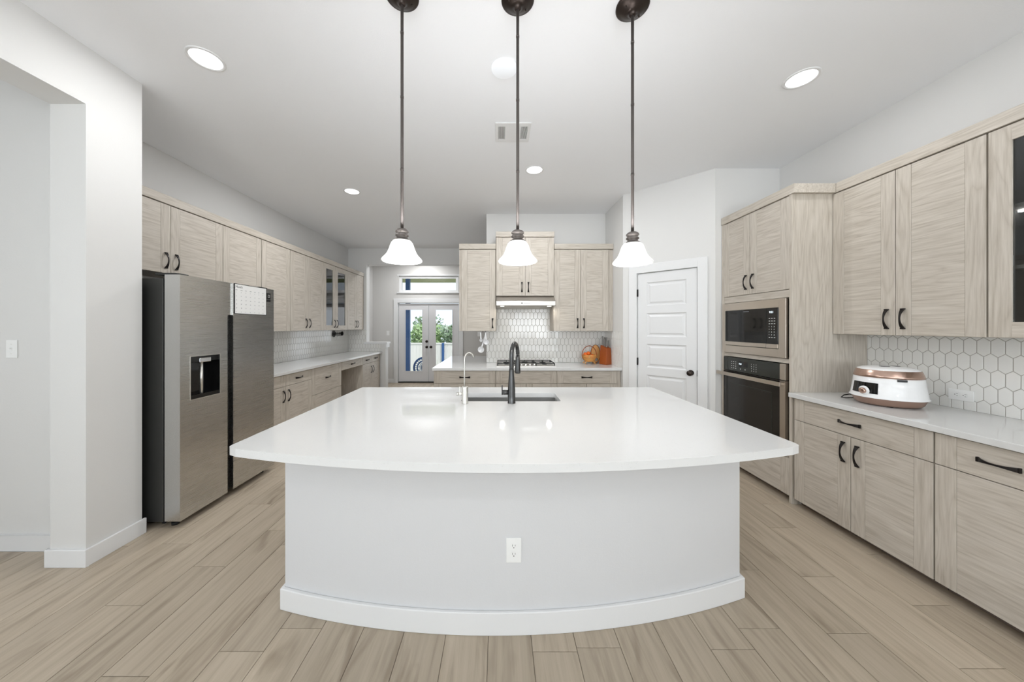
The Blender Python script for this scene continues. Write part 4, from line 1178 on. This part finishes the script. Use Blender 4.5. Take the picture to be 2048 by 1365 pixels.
# second folded bamboo basket leaning behind
fb2 = thing('folded_basket', 'flat folded bamboo basket standing between the fruit basket and knife block', 'basket', (1.436, 4.835, .9185), math.radians(-8))
mb = MB(); n = 40
ring = [(.062 * math.cos(2 * PI * i / n), .128 + .128 * math.sin(2 * PI * i / n)) for i in range(n)]
hole_ = [(.012 + .022 * math.cos(-2 * PI * i / 20), .045 + .022 * math.sin(-2 * PI * i / 20)) for i in range(20)]
mb.prism(ring, -.008, .008, holes=[hole_], axis='y'); mb.build('folded_bowl', 'bamboo', fb2, bevel=.002)
mb = MB(); mb.tube([(.066 * math.cos(a), 0, .128 + .131 * math.sin(a)) for a in [2 * PI * i / 40 for i in range(41)]], .005, 8); mb.build('rim', 'block_wood', fb2)

# ================================================================== HANGING SCOOPS, WALL HOOK RAIL
for hx, lab in ((-.232, 'small black hook under the cabinet left of the hood, the left one'), (-.193, 'small black hook under the cabinet left of the hood, the right one')):
    mb = MB(); mb.cyl((0, 0, -.006), .009, .006, 14); mb.tube([(0, 0, -.006), (0, 0, -.018), (0, -.008, -.024), (0, -.016, -.018)], .0022, 8)
    tag(mb.build('cup_hook', 'matte_black', None, loc=(hx, 4.66, 1.39)), lab, 'hook', 'hooks under the cabinet')
def scoop(name, lab, loc, rz, ln, r_, tilt):
    s = thing(name, lab, 'measuring scoop', loc, rz, 'white measuring scoops')
    s.rotation_euler = (0, tilt, rz)
    mb = MB(); mb.prism([(-.008, 0), (-.010, -ln), (.010, -ln), (.008, 0), (0, .006)], -.003, .003, axis='y'); mb.build('handle', 'gloss_white', s, bevel=.001)
    mb = MB(); mb.T = Matrix.Translation((0, 0, -ln - r_ * .9)) @ rot('X', 90)
    mb.lathe([(.0005, -r_ * .55), (r_ * .8, -r_ * .5), (r_, .004), (r_ * 1.05, .004), (r_ * .88, -r_ * .62), (.0005, -r_ * .66)], seg=28); mb.build('cup', 'gloss_white', s)
    return s
scoop('measuring_scoop', 'longest white scoop with a round cup, hanging lowest under the cabinet', (-.184, 4.655, 1.366), 0, .215, .044, math.radians(17))
scoop('measuring_scoop', 'short white scoop hanging under the cabinet in front of the wall edge', (-.190, 4.60, 1.366), 0, .10, .036, math.radians(-4))
scoop('measuring_scoop', 'small white scoop hanging leftmost under the cabinet', (-.262, 4.640, 1.366), 0, .09, .022, math.radians(-3))

kr = thing('hook_rail', 'ornate black metal hook rail on the tiles below the glass cabinet', 'hook rail', (-3.262, 6.35, 1.31), RZL)
mb = MB(); mb.box(0, .46, -.006, -.0005, -.008, .008); mb.build('rail', 'matte_black', kr, bevel=.001)
for cx, rr in ((.06, .058), (.40, .04)):
    mb = MB()
    for k in (1.0, .55): mb.tube([(cx + rr * k * math.cos(a), -.006, rr * k * math.sin(a)) for a in [2 * PI * i / 24 for i in range(25)]], .006, 6)
    for a in range(0, 360, 60): mb.tube([(cx, -.006, 0), (cx + rr * math.cos(math.radians(a)), -.006, rr * math.sin(math.radians(a)))], .004, 6)
    mb.build('rosette', 'matte_black', kr)
for cx in (.15, .21, .27, .33):
    mb = MB(); mb.tube([(cx, -.006, .03), (cx, -.008, -.02), (cx, -.03, -.045), (cx, -.045, -.02)], .005, 6); mb.build('hook', 'matte_black', kr)
for i, cx in enumerate((.15, .21, .27, .33)):
    mb = MB(); mb.tube([(.006 * math.sin(a), 0, -.006 + .006 * math.cos(a)) for a in [2 * PI * k / 12 for k in range(13)]], .002, 6); mb.box(-.006, .006, -.0015, .0015, -.055, -.013)
    o = mb.build('metal_key', 'chrome', None, loc=(-3.262 + .040, 6.35 + cx, 1.272)); o.rotation_euler = (0, 0, RZL)
    tag(o, 'small silver key on the black hook rail, number %s along the rail from the fridge' % ('one', 'two', 'three', 'four')[i] if False else 'small silver key on the %s hook of the black rail' % ('first', 'second', 'third', 'last')[i], 'key', 'keys on the hook rail')

# ================================================================== CONTENTS OF THE GLASS CABINETS
# right cabinet: y 1.81..0.97, x 2.75..3.0, shelves 1.39, 1.77, 2.10
def bowl(loc, lab, r_=.07, h=.055, mk='gloss_white'):
    mb = MB(); mb.lathe([(.0005, .0), (r_ * .5, .0), (r_ * .52, .006), (r_ * .85, h * .55), (r_, h), (r_ - .004, h), (r_ * .8, h * .55), (r_ * .45, .010), (.0005, .009)], seg=32)
    return tag(mb.build('bowl', mk, None, loc=loc), lab, 'bowl', 'bowls in the glass cabinets')
bowl((2.88, 1.66, 1.7795), 'white bowl on the middle shelf of the right glass cabinet', .075, .06)
bowl((2.88, 1.48, 1.7795), 'white bowl behind the frame on the middle shelf of the right glass cabinet', .07, .055)
pl0 = None
for i in range(8):
    if pl0 is None:
        mb = MB(); mb.lathe([(.0005, 0), (.055, 0), (.06, .004), (.095, .012), (.096, .0145), (.058, .007), (.0005, .006)], seg=40)
        pl0 = mb.build('plate', 'gloss_white', None); o = pl0
    else: o = pl0.copy(); COL.objects.link(o)
    o.location = (2.88, 1.64, 1.4085 + i * .0095)
    tag(o, 'white plate in the stack low in the right glass cabinet, ' + ('bottom of the stack', 'second from the bottom', 'third from the bottom', 'fourth from the bottom', 'fourth from the top', 'third from the top', 'second from the top', 'top of the stack')[i], 'plate', 'stacked plates')
# left glass cabinet: y 5.43..6.28, x -2.95..-3.26, shelves 1.39, 1.76, 2.14
g0 = None
def ware(profile, name, mk, loc, lab, cat, grp=None, seg=20):
    mb = MB(); mb.lathe(profile, seg=seg)
    return tag(mb.build(name, mk, None, loc=loc), lab, cat, grp)
TUM = [(.0005, .0), (.026, .0), (.032, .10), (.030, .10), (.025, .004), (.0005, .004)]
for i, (yy, lb) in enumerate(((5.53, 'nearest the fridge'), (5.62, 'second from the fridge'), (5.71, 'behind the left pane edge'), (5.95, 'behind the right pane'))):
    ware(TUM, 'drinking_glass', 'pane_ware', (-3.06, yy, 1.7695), 'clear glass on the middle shelf of the left glass cabinet, ' + lb, 'glass', 'glasses on the middle shelf')
ware([(.0005, 0), (.035, 0), (.036, .16), (.014, .20), (.013, .27), (.0005, .27)], 'bottle', 'black', (-3.14, 5.66, 1.7695), 'dark bottle on the middle shelf of the left glass cabinet', 'bottle')
ware([(.0005, 0), (.03, 0), (.05, .05), (.05, .08), (.046, .08), (.0005, .01)], 'red_bowl', 'red', (-3.08, 5.60, 2.1495), 'red bowl on the top shelf of the left glass cabinet', 'bowl')
ware([(.0005, 0), (.03, 0), (.042, .05), (.05, .12), (.046, .12), (.0005, .01)], 'red_cup', 'red', (-3.10, 5.86, 2.1495), 'dark red cup on the top shelf of the left glass cabinet', 'cup')
JAR = [(.0005, 0), (.045, 0), (.045, .13), (.03, .15), (.03, .165), (.0005, .165)]
ware(JAR, 'glass_jar', 'pane_ware', (-3.07, 5.56, 1.4085), 'glass jar at the bottom of the left glass cabinet, left pane', 'jar', 'glass jars')
ware(JAR, 'glass_jar', 'pane_ware', (-3.07, 5.98, 1.4085), 'glass jar at the bottom of the left glass cabinet, right pane', 'jar', 'glass jars')

# ================================================================== OUTSIDE
mb = MB(); mb.box(-7, 5, 8.56, 11.2, -.25, -.10); struct(mb.build('patio_floor', 'concrete'))
mb = MB(); mb.box(-12, 9, 11.2, 24, -1.1, -1.0); struct(mb.build('ground_outside', 'soil'))
mb = MB(); mb.box(-7, 5, 8.70, 10.9, 2.93, 3.1); struct(mb.build('patio_roof', 'olive'))
fn = thing('garden_fence', 'pale board fence across the yard behind the patio', 'fence', (-3, 14, -1.0))
mb = MB()
for i in range(62): mb.box(-4.6 + i * .15, -4.6 + i * .15 + .143, 0, .02, 0, 1.70)
mb.build('boards', 'fence', fn)
mb = MB(); mb.box(-4.6, 4.7, -.03, .05, 1.70, 1.76); mb.box(-4.6, 4.7, .02, .06, .3, .39); mb.box(-4.6, 4.7, .02, .06, 1.35, 1.44); mb.build('top_rail', 'fence', fn)
for px in (-4.0, -1.55, .60, 3.05):
    mb = MB(); mb.box(px - .05, px + .05, -.10, -.031, 0, 1.75); mb.build('fence_post', 'post_blue' if px == .60 else 'fence', fn)
# porch post
pp = thing('porch_post', 'square blue-shaded post at the patio edge seen through the left door', 'post', (-2.80, 10.0, -.10))
mb = MB(); mb.box(-.06, .06, -.06, .06, 0.02, 3.02); mb.build('shaft', 'post_blue', pp)
mb = MB(); mb.box(-.09, .09, -.09, .09, 0, .02); mb.build('foot_plate', 'post_blue', pp)
# spoked blue wheel on the patio
wh = thing('blue_wheel', 'large blue spoked wheel standing on the patio outside the left door', 'wheel', (-2.33, 10.1, .176))
for rr, th, nm in ((.31, .032, 'rim'), (.21, .02, 'inner_ring')):
    mb = MB(); mb.tube([(rr * math.cos(a), 0, rr * math.sin(a)) for a in [2 * PI * i / 48 for i in range(49)]], th, 10, cap=False); mb.build(nm, 'post_blue', wh)
mb = MB()
for k in range(24):
    a = 2 * PI * k / 24; mb.tube([(.05 * math.cos(a), 0, .05 * math.sin(a)), (  .30 * math.cos(a), 0, .30 * math.sin(a))], .010, 6)
mb.build('spokes', 'post_blue', wh)
mb = MB(); mb.cyl((0, -.05, 0), .06, .10, 24, axis='y'); mb.build('hub', 'post_blue', wh)
# shrubs and trees beyond the fence
def shrub(lab, loc, rx, rz_, n, seed, mk, name='tree'):
    rng = random.Random(seed)
    t = thing(name, lab, 'tree', loc, 0, 'trees beyond the fence')
    mb = MB()
    for i in range(n):
        while True:
            p = Vector((rng.uniform(-1, 1), rng.uniform(-1, 1), rng.uniform(-1, 1)))
            if .25 < p.length < 1: break
        lump = .82 + .18 * math.sin(5 * p.x + seed) * math.cos(4 * p.z)
        c = Vector((p.x * rx, p.y * rx * .7, p.z * rz_)) * lump
        a = Vector((rng.uniform(-1, 1), rng.uniform(-1, 1), rng.uniform(-1, 1))).normalized(); b_ = a.orthogonal().normalized()
        L_ = rng.uniform(.07, .13); w_ = L_ * .42
        mb.add([c - a * L_, c + b_ * w_, c + a * L_, c - b_ * w_], [(0, 1, 2, 3)])
    mb.build('foliage', mk, t, recalc=False)
    mb = MB(); z0 = -1.0 - loc[2]
    mb.tube([(0, 0, z0), (.05, 0, z0 * .5), (0, .03, 0), (.1, 0, rz_ * .6)], [.12, .10, .07, .03], 8)
    for k in range(5):
        a = k * 1.3; mb.tube([(0, 0, z0 * .25), (rx * .35 * math.cos(a), rx * .3 * math.sin(a), rz_ * .3), (rx * .6 * math.cos(a), rx * .5 * math.sin(a), rz_ * .55)], [.05, .03, .012], 6)
    mb.build('trunk', 'bark', t)
shrub('bright green bushy tree behind the fence seen through the left door pane', (-3.6, 16.2, .95), 1.05, .75, 1500, 1, 'leaf')
shrub('taller loose tree behind the fence between the two door panes', (-4.0, 18.6, 1.3), 1.2, 1.0, 900, 2, 'leaf_dark')
shrub('dense dark green tree behind the fence seen through the right door pane', (-2.1, 16.0, 1.0), .95, .85, 1500, 3, 'leaf_dark')
shrub('pale tall tree behind the fence further right', (-1.3, 18.8, 1.4), 1.1, 1.1, 900, 4, 'leaf')
shrub('low green shrub behind the fence at the far left', (-5.6, 16.5, .7), 1.2, .9, 1100, 5, 'leaf')
shrub('low green shrub behind the fence toward the right side', (.8, 16.5, .6), 1.2, .9, 900, 6, 'leaf_dark')
